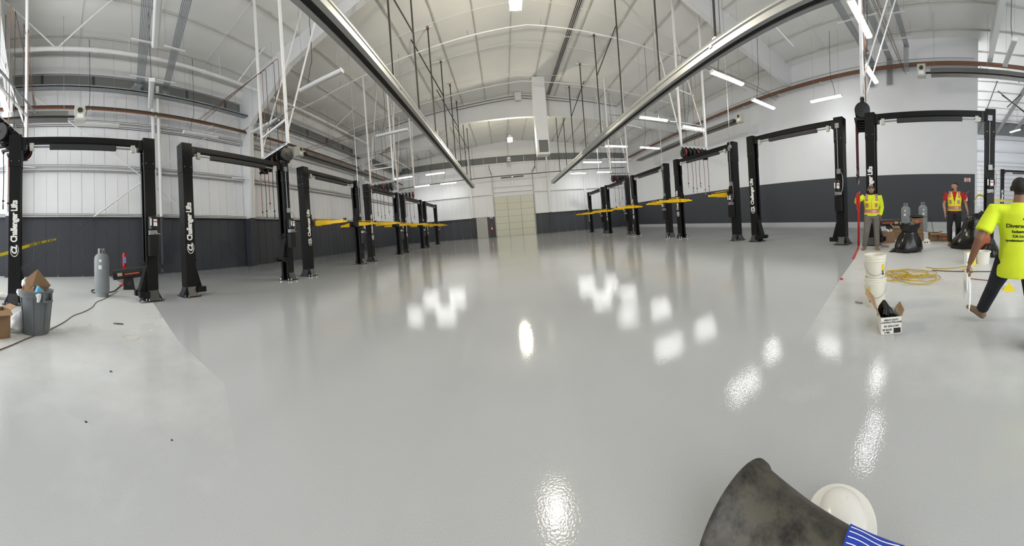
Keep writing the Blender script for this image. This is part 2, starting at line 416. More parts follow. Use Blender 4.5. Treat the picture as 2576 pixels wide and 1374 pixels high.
obj('track_hanger', MB().bar((gw / 2 + 0.06, -0.1, 7.5), (gw / 2 + 0.3, -1.3, 7.9), 0.05, 0.06).bar((gw / 2 + 0.3, -1.3, 7.6), (gw / 2 + 0.3, -1.3, 8.7), 0.06, 0.06), DROD, d2)
obj('torsion_spring', MB().cyl((-1.35, -0.15, 7.0), (-0.12, -0.15, 7.02), 0.055, 10), BLACKP, d2)
obj('torsion_spring', MB().cyl((0.12, -0.15, 7.02), (1.35, -0.15, 7.05), 0.055, 10), BLACKP, d2)
obj('torsion_bracket', MB().box((-0.05, -0.2, 6.9), (0.05, 0.0, 7.15)).box((-0.03, -0.05, 5.95), (0.03, 0.0, 7.6)), GALV, d2)

# exit signs and wall extinguishers
def exit_sign(loc, rotz, label, w=0.36, h=0.2):
    t = thing('exit_sign', label, 'exit sign', loc, rotz)
    obj('sign_board', MB().box((-w / 2, -0.04, 0), (w / 2, 0.0, h)), LABELW, t)
    obj('sign_face', MB().box((-w / 2 + 0.05, -0.045, 0.015), (w / 2 - 0.05, -0.04, h - 0.015)), REDL, t)
    put('lettering', text_mesh('EXIT', h * 0.72, 0.002, 0.003, align='CENTER'), LETTER, t, (0, -0.047, h * 0.24), (PI / 2, 0, 0))
p = PY(1236, 548, YB - 0.06); exit_sign((p.x, YB - 0.03, p.z - 0.1), 0, 'small red exit sign beside the overhead door on the back wall')
p = PX(2436, 430, XR); exit_sign((XR - 0.004, p.y + 0.05, 2.42), -PI / 2, 'red and white exit sign on the charcoal right wall', 0.34, 0.22)

# far annex seen past the end of the right wall
wf = struct(obj('wall_far', MB().box((XF, YR - 9, 0), (XF + 0.2, WE + 14, ZR)), WHITE))
mats_d = mat('white_rollup_slat', (214, 215, 214), 0.45, var=0.03)
d3 = struct(thing('door_3', '', '')); del d3['label']; del d3['category']; d3.location = (XF - 0.02, -4.2, 0); d3.rotation_euler = (0, 0, 0)
sm = MB().box((-0.06, -3.6, 0.02), (0.0, 3.6, 0.42)).mesh('door_slat')
for i in range(12): put('door_slat', sm, mats_d, d3, (0, 0, i * 0.44))
for yy in (-1.2, 1.2, 3.6, -3.6): obj('door_stile', MB().box((-0.09, yy - 0.06, 0), (-0.05, yy + 0.06, 5.3)), STEELW, d3)
for z in (5.5, 6.6, 7.9): obj('far_girt', MB().box((XF - 0.25, YR - 9, z - 0.1), (XF, WE + 14, z + 0.1)), STEELW, wf)
obj('far_header', MB().box((XF - 0.3, YR - 9, 8.6), (XF, WE + 14, 9.8)), DGAP, wf)
struct(obj('wall_annex', MB().box((XR + 0.3, 6.0, 0), (XF, 6.2, ZR)), WHITE))

struct(obj('wall_light_block', MB().box((2.0, YR - 0.2, 0), (XF, YR, ZR + 1.3)), WHITE))  # unseen wall behind the camera, added to block daylight from the right half
# ------------------------------------------------------------------ steel frames: tapered column and rafter
def portal_frame(y, label, hi=0.0):
    t = thing('portal_frame', label, 'steel frame', (0, y, 0))
    # left column: outer flange on the wall, inner flange leaning in, web between
    b0, b1 = XL + 0.55, XL + 0.95
    for z0, z1, m_ in ((0.0, 2.6, DARK), (2.6, 7.6, STEELW)):
        xa, xb = b0 + (b1 - b0) * z0 / 7.6, b0 + (b1 - b0) * z1 / 7.6
        mb = MB()
        mb.add([(xa - 0.02, -0.15, z0), (xa, -0.15, z0), (xa, 0.15, z0), (xa - 0.02, 0.15, z0), (xb - 0.02, -0.15, z1), (xb, -0.15, z1), (xb, 0.15, z1), (xb - 0.02, 0.15, z1)],
               ((0, 3, 2, 1), (4, 5, 6, 7), (0, 1, 5, 4), (1, 2, 6, 5), (2, 3, 7, 6), (3, 0, 4, 7)))
        mb.add([(XL + 0.02, -0.012, z0), (xa, -0.012, z0), (xa, 0.012, z0), (XL + 0.02, 0.012, z0), (XL + 0.02, -0.012, z1), (xb, -0.012, z1), (xb, 0.012, z1), (XL + 0.02, 0.012, z1)],
               ((0, 3, 2, 1), (4, 5, 6, 7), (0, 1, 5, 4), (1, 2, 6, 5), (2, 3, 7, 6), (3, 0, 4, 7)))
        mb.box((XL, -0.15, z0), (XL + 0.02, 0.15, z1))
        obj('column', mb, m_, t)
    obj('base_plate', MB().box((XL + 0.0, -0.18, 0), (b0 + 0.04, 0.18, 0.03)), DARK, t)
    # rafter: web with bottom flange, deep at the knees
    prof = [(XL + 0.02, 7.5), (XL + 0.95, 7.6), (XL + 4.0, 9.0 + .5 * hi), (-4.5, 9.5 + hi), (RX, 9.6 + hi), (7.5, 9.5 + hi), (11.0, 9.15 + .3 * hi), (XR, 8.75)]
    mb = MB()
    k = len(prof)
    vs = []
    for dy in (-0.012, 0.012):
        vs += [(x, dy, z) for x, z in prof] + [(x, dy, zr(x)) for x, z in prof]
    fs = []
    for i in range(k - 1):
        fs += [(i, i + 1, k + i + 1, k + i), (2 * k + i + 1, 2 * k + i, 3 * k + i, 3 * k + i + 1)]
    mb.add(vs, fs)
    obj('rafter_web', mb, STEELW, t)
    mb = MB()
    for (xa, za), (xb, zb) in zip(prof[:-1], prof[1:]): mb.bar((xa, 0, za), (xb, 0, zb), 0.28, 0.025)
    obj('bottom_flange', mb, STEELW, t)
    for x in (-9.2, -3.2, 4.2, 10.5):
        obj('stiffener', MB().box((x - 0.012, -0.13, 9.5 + hi), (x + 0.012, 0.13, zr(x) - 0.05)), STEELW, t)
    return t
portal_frame(9.8, 'white steel frame with column on the left wall and deep rafter nearest ahead', .85)
portal_frame(22.3, 'white steel frame crossing mid-hall between the two lit high bay lamps')
portal_frame(-2.0, 'white steel frame beside the camera, column standing at the left edge of the photo', .7)

# X bracing on the left wall
def rod_pair(y0, y1, z0, z1, la, lb):
    for (a, b, lab) in (((y0, z0), (y1, z1), la), ((y1, z0), (y0, z1), lb)):
        t = thing('wall_brace', lab, 'brace rod', (XL + 0.32, a[0], a[1]))
        d = Vector((0, b[0] - a[0], b[1] - a[1])); k = (2.75 - z0) / (z1 - z0)
        obj('lower_rod', MB().cyl((0, 0, 0), d * k, 0.016, 8), DARK, t)
        obj('upper_rod', MB().cyl(d * k, d, 0.022, 8), STEELW, t)
        obj('sleeve', MB().cyl(d * (k - 0.02), d * (k + 0.2), 0.035, 8), STEELW, t)
rod_pair(-1.6, 9.6, 0.25, 8.4, 'diagonal brace rod rising to the right on the left wall, behind the grey gas cylinder', 'diagonal brace rod rising to the left on the left wall, behind the first two lifts')
for i, uu in enumerate((388, 402)):
    p = PX(uu, 420, XL + 0.4)
    t = thing('downpipe', ('white rain pipe on the left wall, the left one of two', 'white rain pipe on the left wall, the right one of two')[i], 'pipe', (XL + 0.4, p.y, 0))
    obj('upper_pipe', MB().cyl((0, 0, 2.6), (0, 0, 8.8), 0.085, 14), STEELW, t, smooth=True)
    obj('lower_pipe', MB().tube([(0, 0, 0.45), (0, 0, 0.5), (0, 0, 2.6)], 0.085, 14), DARK, t, smooth=True)
    obj('pipe_collar', MB().cyl((0, 0, 0.4 - 0.3 * i), (0, 0, 0.55 - 0.3 * i), 0.11, 14), DARK, t, smooth=True)
# ------------------------------------------------------------------ two-post lifts
PH = 3.7
def _post_prof(s=1.0): return [(-.13, -.14), (.13, -.14), (.13, -.065), (.112, -.065), (.112, -.122), (-.112, -.122), (-.112, .122), (.112, .122), (.112, .065), (.13, .065), (.13, .14), (-.13, .14)]
POST = MB().prism(_post_prof(), 0.02, 3.0).mesh('column')
EXT = MB().prism([(x * 1.06, y * 1.06) for x, y in _post_prof()], 2.98, PH).box((-.138, -.148, PH - 0.02), (.138, .148, PH)).mesh('column_extension')
PLATE = MB().prism([(-.24, -.2), (-.16, -.27), (.16, -.27), (.2, -.2), (.2, .2), (.16, .27), (-.16, .27), (-.24, .2)], 0.0, 0.022).mesh('base_plate')
g = MB()
for sy in (-1, 1):
    for x in (-.11, 0.1): g.add([(x - .008, sy * .14, .02), (x - .008, sy * .25, .02), (x - .008, sy * .14, .24), (x + .008, sy * .14, .02), (x + .008, sy * .25, .02), (x + .008, sy * .14, .24)], ((0, 1, 2), (5, 4, 3), (0, 3, 4, 1), (1, 4, 5, 2), (2, 5, 3, 0)))
    g.add([(-.11, sy * .25, .03), (.1, sy * .25, .03), (.1, sy * .141, .23), (-.11, sy * .141, .23), (-.11, sy * .24, .02), (.1, sy * .24, .02), (.1, sy * .13, .22), (-.11, sy * .13, .22)], ((0, 1, 2, 3), (7, 6, 5, 4), (0, 4, 5, 1), (1, 5, 6, 2), (2, 6, 7, 3), (3, 7, 4, 0)))
g.add([(-.13, -.11, .02), (-.23, -.11, .02), (-.13, -.11, .22), (-.13, .11, .02), (-.23, .11, .02), (-.13, .11, .22)], ((0, 1, 2), (5, 4, 3), (0, 3, 4, 1), (1, 4, 5, 2), (2, 5, 3, 0)))
GUSS = g.mesh('base_gusset')
b = MB()
for x, y in ((-.2, -.17), (-.13, -.235), (.12, -.235), (.16, -.16), (-.2, .17), (-.13, .235), (.12, .235), (.16, .16)): b.cyl((x, y, .02), (x, y, .065), .014, 6)
BOLTS = b.mesh('anchor_bolts')
s_ = MB()
for z in (3.06, 3.02):
    pass
for y, z in ((-.085, 3.1), (.085, 3.1)): s_.cyl((y, -.15, z), (y, -.162, z), .011, 6)
for x, z in ((-.08, 3.1), (.08, 3.1), (-.08, 3.35), (.08, 3.35)): s_.cyl((-.13, x, z), (-.152, x, z), .011, 6)
SCREW = s_.mesh('sleeve_bolts')
c = MB(); c.box((-.06, -.1, -.42), (.1, .1, .42)); c.box((.1, -.115, -.32), (.15, .115, .1)); c.box((.08, -.2, -.34), (.3, .2, -.2)); c.box((.1, -.12, -.2), (.2, .12, .02))
CARR = c.mesh('carriage')
c = MB(); c.box((-.06, -.1, 0.0), (.1, .1, .9)); c.add([(.1, -.1, .8), (.1, .1, .8), (.31, .1, .1), (.31, -.1, .1), (.1, -.1, .1), (.1, .1, .1)], ((0, 1, 2, 3), (0, 3, 4), (1, 5, 2), (3, 2, 5, 4), (0, 4, 5, 1)))
c.box((.1, -.24, .05), (.33, -.1, .17)); c.box((.1, .1, .05), (.33, .24, .17)); c.box((.1, -.13, .78), (.16, .13, .81))
CARRL = c.mesh('carriage')
def arm_mesh(L):
    a = MB()
    a.add([(-.06, 0, -.08), (.06, 0, -.08), (.06, 0, .095), (-.06, 0, .095), (-.06, -L * .55, -.08), (.06, -L * .55, -.08), (.06, -L * .55, .05), (-.06, -L * .55, .05)], ((0, 1, 2, 3), (7, 6, 5, 4), (0, 4, 5, 1), (1, 5, 6, 2), (2, 6, 7, 3), (3, 7, 4, 0)))
    a.box((-.045, -L * .93, -.065), (.045, -L * .5, .035)); a.cyl((0, -L * .95, -.06), (0, -L * .95, .0), .075, 12)
    return a.mesh('arm')
ARM1, ARM2, ARM3 = arm_mesh(1.25), arm_mesh(0.62), arm_mesh(0.85)
def pad_mesh(L): return MB().cyl((0, -L * .95, 0), (0, -L * .95, .05), .035, 10).cyl((0, -L * .95, .05), (0, -L * .95, .075), .06, 12).mesh('lift_pad')
PAD1, PAD2, PAD3 = pad_mesh(1.25), pad_mesh(0.62), pad_mesh(.85)
GEAR = MB().cyl((0, .0, -.1), (0, 0, .12), .05, 10).bx((0, .06, 0), (.14, .16, .2)).mesh('arm_pivot')
RODM = MB().cyl((.03, .02, .16), (.03, -.6, .08), .01, 6).mesh('restraint_rod')
motor = MB().box((-.1, -.3, 1.42), (.1, -.14, 1.44)); motor.lathe([(.0, 0), (.085, 0), (.09, .02), (.09, .28), (.06, .31), (0, .31)], 14, 0, (0, -.24, 1.58)); motor.box((-.09, -.2, 1.56), (.09, -.14, 1.88)); motor.box((.07, -.27, 1.68), (.13, -.17, 1.83))
MOTOR = motor.mesh('motor')
VALVE = MB().box((-.085, -.3, 1.46), (.085, -.18, 1.56)).cyl((.05, -.3, 1.5), (.13, -.36, 1.47), .008, 6).cyl((-.06, -.3, 1.5), (-.06, -.34, 1.5), .016, 8).mesh('valve_block')
RESV = MB().box((-.1, -.31, 1.0), (.1, -.15, 1.44)).mesh('oil_reservoir')
LAB1 = MB().box((-.085, -.335, 1.66), (-.055, -.325, 1.82)).box((-.01, -.336, 1.65), (.075, -.328, 1.8)).mesh('label_plate')
LAB2 = MB().box((-.01, -.338, 1.735), (.075, -.336, 1.76)).mesh('red_stripe')
KNOB = MB().cyl((.03, -.3, 1.47), (.03, -.335, 1.47), .018, 8).mesh('release_knob')
SWBOX = MB().box((-.045, -.035, -.09), (.045, .035, .07)).mesh('limit_switch_box')
CONDUIT = MB().cyl((-.02, -.165, 2.22), (-.02, -.165, 3.42), .011, 8).box((-.075, -.19, 3.38), (.045, -.14, 3.52)).mesh('power_conduit')
CBOX = MB().box((-.05, -.21, 2.08), (.06, -.14, 2.22)).mesh('junction_box')
pts = [Vector((.05, -.19, 2.15)), Vector((.13, -.24, 2.05)), Vector((.16, -.26, 1.9)), Vector((.15, -.27, 1.65)), Vector((.1, -.3, 1.5)), Vector((.03, -.33, 1.46))]
def smooth(pts, n=4):
    out = []; P = [Vector(p) for p in pts]
    for i in range(len(P) - 1):
        a, b, c2, d = P[max(i - 1, 0)], P[i], P[i + 1], P[min(i + 2, len(P) - 1)]
        for k in range(n):
            t = k / n
            out.append(0.5 * ((2 * b) + (c2 - a) * t + (2 * a - 5 * b + 4 * c2 - d) * t * t + (3 * b - a - 3 * c2 + d) * t ** 3))
    return out + [P[-1]]
WHIP = MB().tube(smooth(pts), .009, 6).mesh('flex_whip')
TXT = text_mesh('Challenger Lifts', 0.158, 0.002, 0.0065, spacing=0.93)
for v in TXT.vertices: v.co.y *= 1.22
TXC = text_mesh('CL', 0.17, 0.002, 0.008, shear=0.25, spacing=0.9)
sw = MB(); rr = []
for i in range(19):
    a = math.radians(60 + 250 * i / 18); rr.append(Vector((.1 + .145 * math.cos(a), .055 + .088 * math.sin(a), 0)))
sw.tube(rr, [.002 + .007 * math.sin(PI * i / 18) for i in range(19)], 6)
SWOOSH = sw.mesh('emblem_ring')
for me_, mm in ((POST, LIFTB), (EXT, LIFTB), (PLATE, LIFTG), (GUSS, LIFTG), (BOLTS, CHROME), (SCREW, CHROME), (CARR, LIFTB), (CARRL, LIFTB), (ARM1, YELLOW), (ARM2, YELLOW), (ARM3, YELLOW), (PAD1, BLACKP), (PAD2, BLACKP), (PAD3, BLACKP), (GEAR, BLACKP), (RODM, YELLOW), (MOTOR, BLACKP), (VALVE, GALV), (RESV, BLACKP), (LAB1, LABELW), (LAB2, REDL), (KNOB, REDL), (SWBOX, BEIGE), (CONDUIT, GALV), (CBOX, GALV), (WHIP, GALV), (TXT, LETTER), (TXC, LETTER), (SWOOSH, LETTER)):
    me_.materials.append(mm)
def lift(xc, ya, yb, side, label, arms=True, cz=1.75, conduit=True, only_far=False, low=0.0):
    """posts stand at world y = ya (lettered post) and yb (power post); side -1 = left row, +1 = right row"""
    W = abs(yb - ya)
    t = thing('two_post_lift', label, 'car lift', (xc, (ya + yb) / 2, 0), PI / 2 if side < 0 else -PI / 2, 'two-post lifts in two rows')
    for k, sx in ((0, -1), (1, 1)):
        # each post is turned so that its open side faces the other post
        def P(name, me, dz=0.0, rz=0.0, dx=0.0, dy=0.0, par=t, flip=(sx > 0)):
            o = put(name, me, None, par)
            M = Matrix.Translation((sx * W / 2, 0, dz)) @ Matrix.Rotation(PI if flip else 0, 4, 'Z') @ Matrix.Translation((dx, dy, 0)) @ Matrix.Rotation(rz, 4, 'Z')
            o.matrix_local = M
            return o
        col_ = P('column', POST); P('column_extension', EXT); bp_ = P('base_plate', PLATE); P('base_gusset', GUSS)
        ab = put('anchor_bolts', BOLTS, None, bp_)
        # sleeve bolts always face the aisle
        o = put('sleeve_bolts', SCREW, None, t); o.location = (sx * W / 2, 0, 0)
        if arms:
            cr = P('carriage', CARR, cz + 0.3)
            if k == 0:
                spec = ((ARM1, PAD1, -0.2, 0.04), (ARM2, PAD2, -0.16, PI / 2 + 0.3))
                for am, pm_, dy, rz in spec:
                    a_ = P('arm', am, cz, rz, 0.25, dy); put('lift_pad', pm_, None, a_); put('arm_pivot', GEAR, None, a_)
                    if am is ARM1: put('restraint_rod', RODM, None, a_)
            else:
                # aisle side is local -y of the lift; the flipped post sees it as +y
                for am, pm_, dy, rz in ((ARM3, PAD3, 0.2, PI - 0.05), (ARM2, PAD2, -0.2, -0.25 if side < 0 else PI / 2 - .2)):
                    a_ = P('arm', am, cz, rz, 0.25, dy); put('lift_pad', pm_, None, a_); put('arm_pivot', GEAR, None, a_)
                    if am is ARM3: put('restraint_rod', RODM, None, a_)
        else:
            P('carriage', CARRL, 0.05 if k == 0 else 0.05 + low)
    # lettering on the aisle face of the first post, reading upwards
    for me_, z in ((TXT, 1.32), (TXC, 1.06), (SWOOSH, 1.06)):
        o = put('lettering' if me_ is not SWOOSH else 'emblem', me_, None, t)
        o.matrix_local = Matrix.Translation((-W / 2 + 0.052 + (0.005 if me_ is SWOOSH else 0), -0.1435, z)) @ Matrix.Rotation(-PI / 2, 4, 'Y') @ Matrix.Rotation(PI / 2, 4, 'X')
    # power unit
    for nm, me_ in (('motor', MOTOR), ('valve_block', VALVE), ('oil_reservoir', RESV), ('label_plate', LAB1), ('red_stripe', LAB2), ('release_knob', KNOB)):
        o = put(nm, me_, None, t); o.location = (W / 2, 0, -0.1 if arms else 0.0)
    if conduit:
        for nm, me_ in (('power_conduit', CONDUIT), ('junction_box', CBOX), ('flex_whip', WHIP)):
            o = put(nm, me_, None, t); o.location = (W / 2, 0, 0)
    # overhead beam, padded shut-off bar, switch boxes
    obj('crossbeam', MB().box((-W / 2 + .13, -.07, 3.53), (W / 2 - .13, .07, 3.66)), LIFTB, t)
    obj('crossbeam_bracket', MB().box((-W / 2 + .13, -.09, 3.42), (-W / 2 + .24, .09, 3.62)).box((W / 2 - .24, -.09, 3.42), (W / 2 - .13, .09, 3.62)), BLACKP, t)
    obj('shutoff_bar', MB().box((-W / 2 + .75, -.05, 3.40), (W / 2 - .75, .05, 3.50)), LIFTG, t)
    obj('bar_rail', MB().box((-W / 2 + .3, -.015, 3.44), (W / 2 - .3, .015, 3.475)), GALV, t)
    for sx in (-1, 1):
        o = put('limit_switch_box', SWBOX, None, t); o.location = (sx * (W / 2 - .36), -.05, 3.45)
    return t
LX, RXR = -6.2, 7.91
lift(LX, -0.9, 2.10, -1, 'black two-post lift at the left edge of the photo behind the grey trash can', arms=False, conduit=False)
lift(LX, 3.07, 6.44, -1, 'black two-post lift without arms, second in the left row', arms=False, low=0.5)
lift(LX, 7.45, 11.04, -1, 'black lift with yellow arms, third in the left row')
lift(LX, 12.15, 15.9, -1, 'black lift with yellow arms, fourth in the left row')
lift(LX, 17.01, 20.82, -1, 'black lift with yellow arms, fifth in the left row')
lift(LX, 21.99, 25.68, -1, 'black lift with yellow arms, farthest in the left row')
lift(RXR, 2.26, -1.02, 1, 'black two-post lift at the right behind the bagged rubbish and two workers', arms=False)
lift(RXR, 6.5, 3.21, 1, 'black two-post lift without arms, second in the right row', arms=False)
lift(RXR, 11.08, 7.47, 1, 'black lift with yellow arms, third in the right row')
lift(RXR, 15.86, 12.13, 1, 'black lift with yellow arms, fourth in the right row')
lift(RXR, 20.48, 16.83, 1, 'black lift with yellow arms, fifth in the right row')
lift(RXR, 25.11, 21.46, 1, 'black lift with yellow arms, farthest in the right row')
lift(LX, -5.1, -1.75, -1, 'black lift cut by the left frame edge, only a base foot showing', arms=False, conduit=False)
far = lift(20.5, -3.6, -7.0, 1, 'distant black lift in front of the white roll-up door at far right', arms=False, conduit=False)
# ------------------------------------------------------------------ linear fixtures and high bays
HOUS = MB().prism([(-.1, 0), (.1, 0), (.085, .05), (.04, .085), (-.04, .085), (-.085, .05)], -.62, .62, M=Matrix.Rotation(PI / 2, 4, 'X')).mesh('housing')
# fixtures lie along local x
def prof_along_x(poly, L): return MB().prism(poly, -L / 2, L / 2, M=Matrix(((0, 0, 1, 0), (1, 0, 0, 0), (0, 1, 0, 0), (0, 0, 0, 1))))
FL_ = 1.8
HOUS = prof_along_x([(-.1, .02), (.1, .02), (.09, .06), (.04, .09), (-.04, .09), (-.09, .06)], FL_).mesh('housing')
DIFF = prof_along_x([(-.1, .02), (-.085, -.035), (-.05, -.055), (.05, -.055), (.085, -.035), (.1, .02)], FL_ - .02).mesh('diffuser')
DIFF_OFF = DIFF.copy()
ENDC = MB().box((-FL_ / 2 - .015, -.1, -.04), (-FL_ / 2, .1, .085)).box((FL_ / 2, -.1, -.04), (FL_ / 2 + .015, .1, .085)).mesh('end_cap')
HOUS.materials.append(STEELW); DIFF.materials.append(LED); DIFF_OFF.materials.append(LEDOFF); ENDC.materials.append(STEELW)
FZ = 6.65
def fixture(p, lit, label, rotz=0.0, dip=0.0):
    t = thing('linear_light', label, 'ceiling light', p, rotz, 'suspended linear lights')
    if dip: t.rotation_euler = (0, dip, rotz)
    put('housing', HOUS, None, t); put('diffuser', DIFF if lit else DIFF_OFF, None, t); put('end_cap', ENDC, None, t)
    top = zr(p[0]) - p[2] - 0.06
    for sx in (-1, 1):
        obj('hanger_wire', MB().cyl((sx * .75, 0, .09), (sx * .75, 0, top), .005, 5), GALV, t)
    obj('power_cord', MB().tube(smooth([(-.5, 0, .09), (-.52, .02, .25), (-.42, .05, .7), (-.3, .03, 1.2), (-.3, 0, top)]), .012, 6), DROD, t)
    return t
def fix_px(u, v, lit, label, rotz=0.0, z=None):
    q = FL(u, v, z or FZ); return fixture((q.x, q.y, q.z), lit, label, rotz)
FIX = [
 (2165, 50, 1, 'large lit linear light at top right, nearest on the inner right row'), (2190, 185, 1, 'lit linear light right above the nearest right-hand hose reels'),
 (1831, 197, 1, 'lit linear light hanging just right of the right overhead rail'), (1921, 262, 1, 'lit linear light over the second right-hand lift, before the copper pipes'),
 (1645, 299, 1, 'lit linear light on the inner right row, third from the camera'), (1746, 322, 1, 'lit linear light in front of the white hose reel frame at right'),
 (1550, 368, 1, 'lit linear light on the inner right row, fourth from the camera'), (1635, 372, 1, 'lit linear light on the outer right row, fourth from the camera'),
 (1490, 408, 1, 'lit linear light on the inner right row, fifth from the camera'), (1558, 408, 1, 'lit linear light on the outer right row, fifth from the camera'),
 (1455, 436, 1, 'lit linear light on the inner right row, farthest'), (1520, 433, 1, 'lit linear light on the outer right row, farthest'),
 (1015, 447, 1, 'lit linear light beside the far left hose reels'), (1095, 437, 1, 'lit linear light by the far end of the left overhead rail'),
 (1062, 468, 1, 'lit linear light farthest left, low against the back wall'), (1128, 461, 1, 'lit linear light on the back wall side, nearest the left rail end'),
 (8, 255, 1, 'lit linear light cut by the left edge of the photo'),
 (805, 205, 0, 'unlit linear light just left of the left overhead rail'), (395, 50, 0, 'unlit linear light at top left between two conduit bundles'),
 (380, 240, 0, 'unlit linear light hanging below the conduit bundles at left'), (665, 318, 0, 'unlit linear light behind the left white hose reel frame'),
 (985, 335, 0, 'unlit linear light in front of the mid-hall steel frame'), (2540, 135, 0, 'unlit linear light at top right past the radiant heater'),
]
for u_, v_, lit_, lab_ in FIX: fix_px(u_, v_, lit_, lab_, -.3 if u_ in (395, 380) else 0.0)
for u_, v_, lit_, lab_, x_ in ((2078, 248, 1, 'lit linear light running along the white right wall', 14.3), (505, 340, 0, 'unlit linear light along the left wall above the second lift', XL + 1.0), (245, 314, 0, 'unlit linear light along the left wall beside the heater control box', XL + 1.0)):
    q = PX(u_, v_, x_); fixture((q.x, q.y, q.z), lit_, lab_, PI / 2)
q = FL(2553, 260, 8.0); ft = fixture((21.0, -4.6, 6.6), 1, 'lit linear light in the annex at the far right edge', 0.5); ft.scale = (.62, .62, .62)
def high_bay(x, y, z, lit, label):
    t = thing('high_bay_lamp', label, 'high bay lamp', (x, y, z))
    obj('lamp_body', MB().box((-.2, -.2, .12), (.2, .2, .2)).box((-.12, -.12, .2), (.12, .12, .36)), STEELW, t)
    obj('lens', MB().box((-.19, -.19, -.12), (.19, .19, .12)) if lit else MB().lathe([(.03, .1), (.2, .06), (.24, -.08), (.0, -.08)], 16), BAYL if lit else STEELW, t)
    obj('stem', MB().cyl((0, 0, .36), (0, 0, zr(x) - z - .02), .018, 8), GALV, t)
q = FL(1283, 352, 8.4); high_bay(q.x, q.y, 8.4, 1, 'glowing square high bay lamp over the far aisle')
q = FL(1297, 6, 8.4); high_bay(q.x, q.y, 8.4, 1, 'glowing high bay lamp cut by the top edge of the photo')
q = FL(1280, 404, 8.4); high_bay(q.x, min(q.y, 33.4), 8.4, 0, 'small unlit round lamp high before the back wall')

# roof clutter of the annex
t = thing('roof_brace', 'dark brace rods and pipes under the annex roof at far right', 'brace rods', (20, -3.5, 8.6))
for a_, b_ in (((-2, -.6, .3), (.5, -1.2, 1.25)), ((-1.5, 0, -1.2), (-.2, -1.6, .6)), ((0, -1.6, -1.0), (1.2, .2, .8)), ((-3, .9, -.3), (9, .9, -.2)), ((2, -3.2, -.9), (3, -.4, 1.2))): obj('brace_rod', MB().cyl(a_, b_, .035, 8), DROD, t)
for y_ in (-2.8, -1.2): obj('joist', MB().box((-3.2, y_, -.15), (10.5, y_ + .12, .2)), DGAP, t)
# ------------------------------------------------------------------ overhead rails on rods
RAILZ = 5.5
def rail(x, y0, y1, sgn, rods, label):
    t = thing('overhead_rail', label, 'overhead rail', (x, 0, RAILZ))
    K_ = 1.45
    prof = [(-.13, -.12), (-.05, -.12), (-.05, -.09), (.05, -.09), (.05, -.12), (.13, -.12), (.13, -.02), (.115, 0), (.13, .02), (.13, .05), (.1, .12), (.04, .15), (-.04, .15), (-.1, .12), (-.13, .05), (-.13, .02), (-.115, 0), (-.13, -.02)]
    mb = MB(); mb.loft([[Vector((a * K_, y, b * K_)) for a, b in prof] for y in (y0, y1)])
    obj('rail_profile', mb, ALU, t)
    obj('rubber_seal', MB().box((-.075, y0 + .01, -.15), (.075, y1 - .01, -.125)), RUBBER, t)
    obj('rail_end_cap', MB().box((-.19, y1, -.17), (.19, y1 + .015, .2)), GALV, t)
    cl = MB().box((-.21, -.05, -.05), (.21, .05, .0)).box((-.06, -.07, .2), (.06, .07, .28)).mesh('rail_clamp')
    for i, y in enumerate(rods):
        put('rail_clamp', cl, GALV, t, (0, y, 0))
        top = zr(x) - RAILZ - 0.02
        obj('drop_rod', MB().cyl((0, y, .15), (0, y, top), .034, 8), DROD, t)
        obj('purlin_bracket', MB().bar((-.25 * sgn, y, top - .05), (1.0 * -sgn * -1, y, top - .05), .06, .07), STEELW, t)
        rp = obj('rust_patch', MB().bx((0, y, top - .06), (.12, .1, .1)), RUST, t)
        if i % 2 == 1 and i + 1 < len(rods) + 1:
            # sway brace from the rod up to the roof
            dy = -2.6 if sgn < 0 else 2.0
            if sgn < 0: obj('sway_brace', MB().cyl((0, y, top * .62), (-1.0, y - 2.4, top - .05), .03, 8), DROD, t)
            else: obj('sway_brace', MB().cyl((0, y, top * .6), (.9, y - .9, top - .05), .03, 8), DROD, t)
        if sgn > 0 and i % 2 == 0:
            obj('outrigger_brace', MB().cyl((0.05, y + .3, .12), (2.6, y + .2, -.35), .03, 8) if False else MB().cyl((.05, y, .25), (2.9, y + .1, 1.9), .034, 8), DROD, t)
            obj('outrigger_arm', MB().bar((2.9, y + .1, 1.9), (4.2, y + .1, 1.75), .05, .06), STEELW, t)
    return t
lr = [PX(u_, v_, -2.85).y for u_, v_ in ((990, 190), (1056, 290), (1098, 350), (1128, 395), (1149, 425), (1163, 440), (1176, 455), (1186, 465))]
rr_ = [PX(u_, v_, 5.54).y for u_, v_ in ((1801, 120), (1658, 182), (1566, 273), (1512, 330), (1474, 367), (1445, 395), (1426, 418), (1409, 432))]
rail(-2.85, -2.0, 28.9, -1, lr, 'long aluminium overhead rail hung on dark rods, the left one of two')
rail(5.54, -2.0, 30.0, 1, rr_, 'long aluminium overhead rail hung on dark rods, the right one of two')

# ------------------------------------------------------------------ hose reel racks
rl = MB()
Mx = Matrix.Rotation(PI / 2, 4, 'Y')
rl.lathe([(0, -.09), (.05, -.09), (.05, -.075), (.22, -.07), (.225, -.06), (.12, -.05), (.12, .05), (.225, .06), (.22, .07), (.05, .075), (.05, .09), (0, .09)], 20, 0, M=Mx)
REEL = rl.mesh('hose_reel', True, 35)
HOSEW = MB().lathe([(.12, -.05), (.19, -.052), (.2, -.03), (.2, .03), (.19, .052), (.12, .05)], 20, 0, M=Mx).mesh('hose_coil', True)
HOSER = HOSEW.copy(); HOSEW.materials.append(RUBBER); HOSER.materials.append(REDH)
RBRK = MB().box((-.1, -.03, .2), (-.08, .03, .31)).box((.08, -.03, .2), (.1, .03, .31)).box((-.1, -.06, .3), (.1, .06, .32)).box((-.03, -.24, -.26), (.03, .1, -.2)).cyl((0, -.2, -.3), (0, -.2, -.2), .03, 8).mesh('reel_bracket')
REEL.materials.append(BLACKP); RBRK.materials.append(BLACKP)
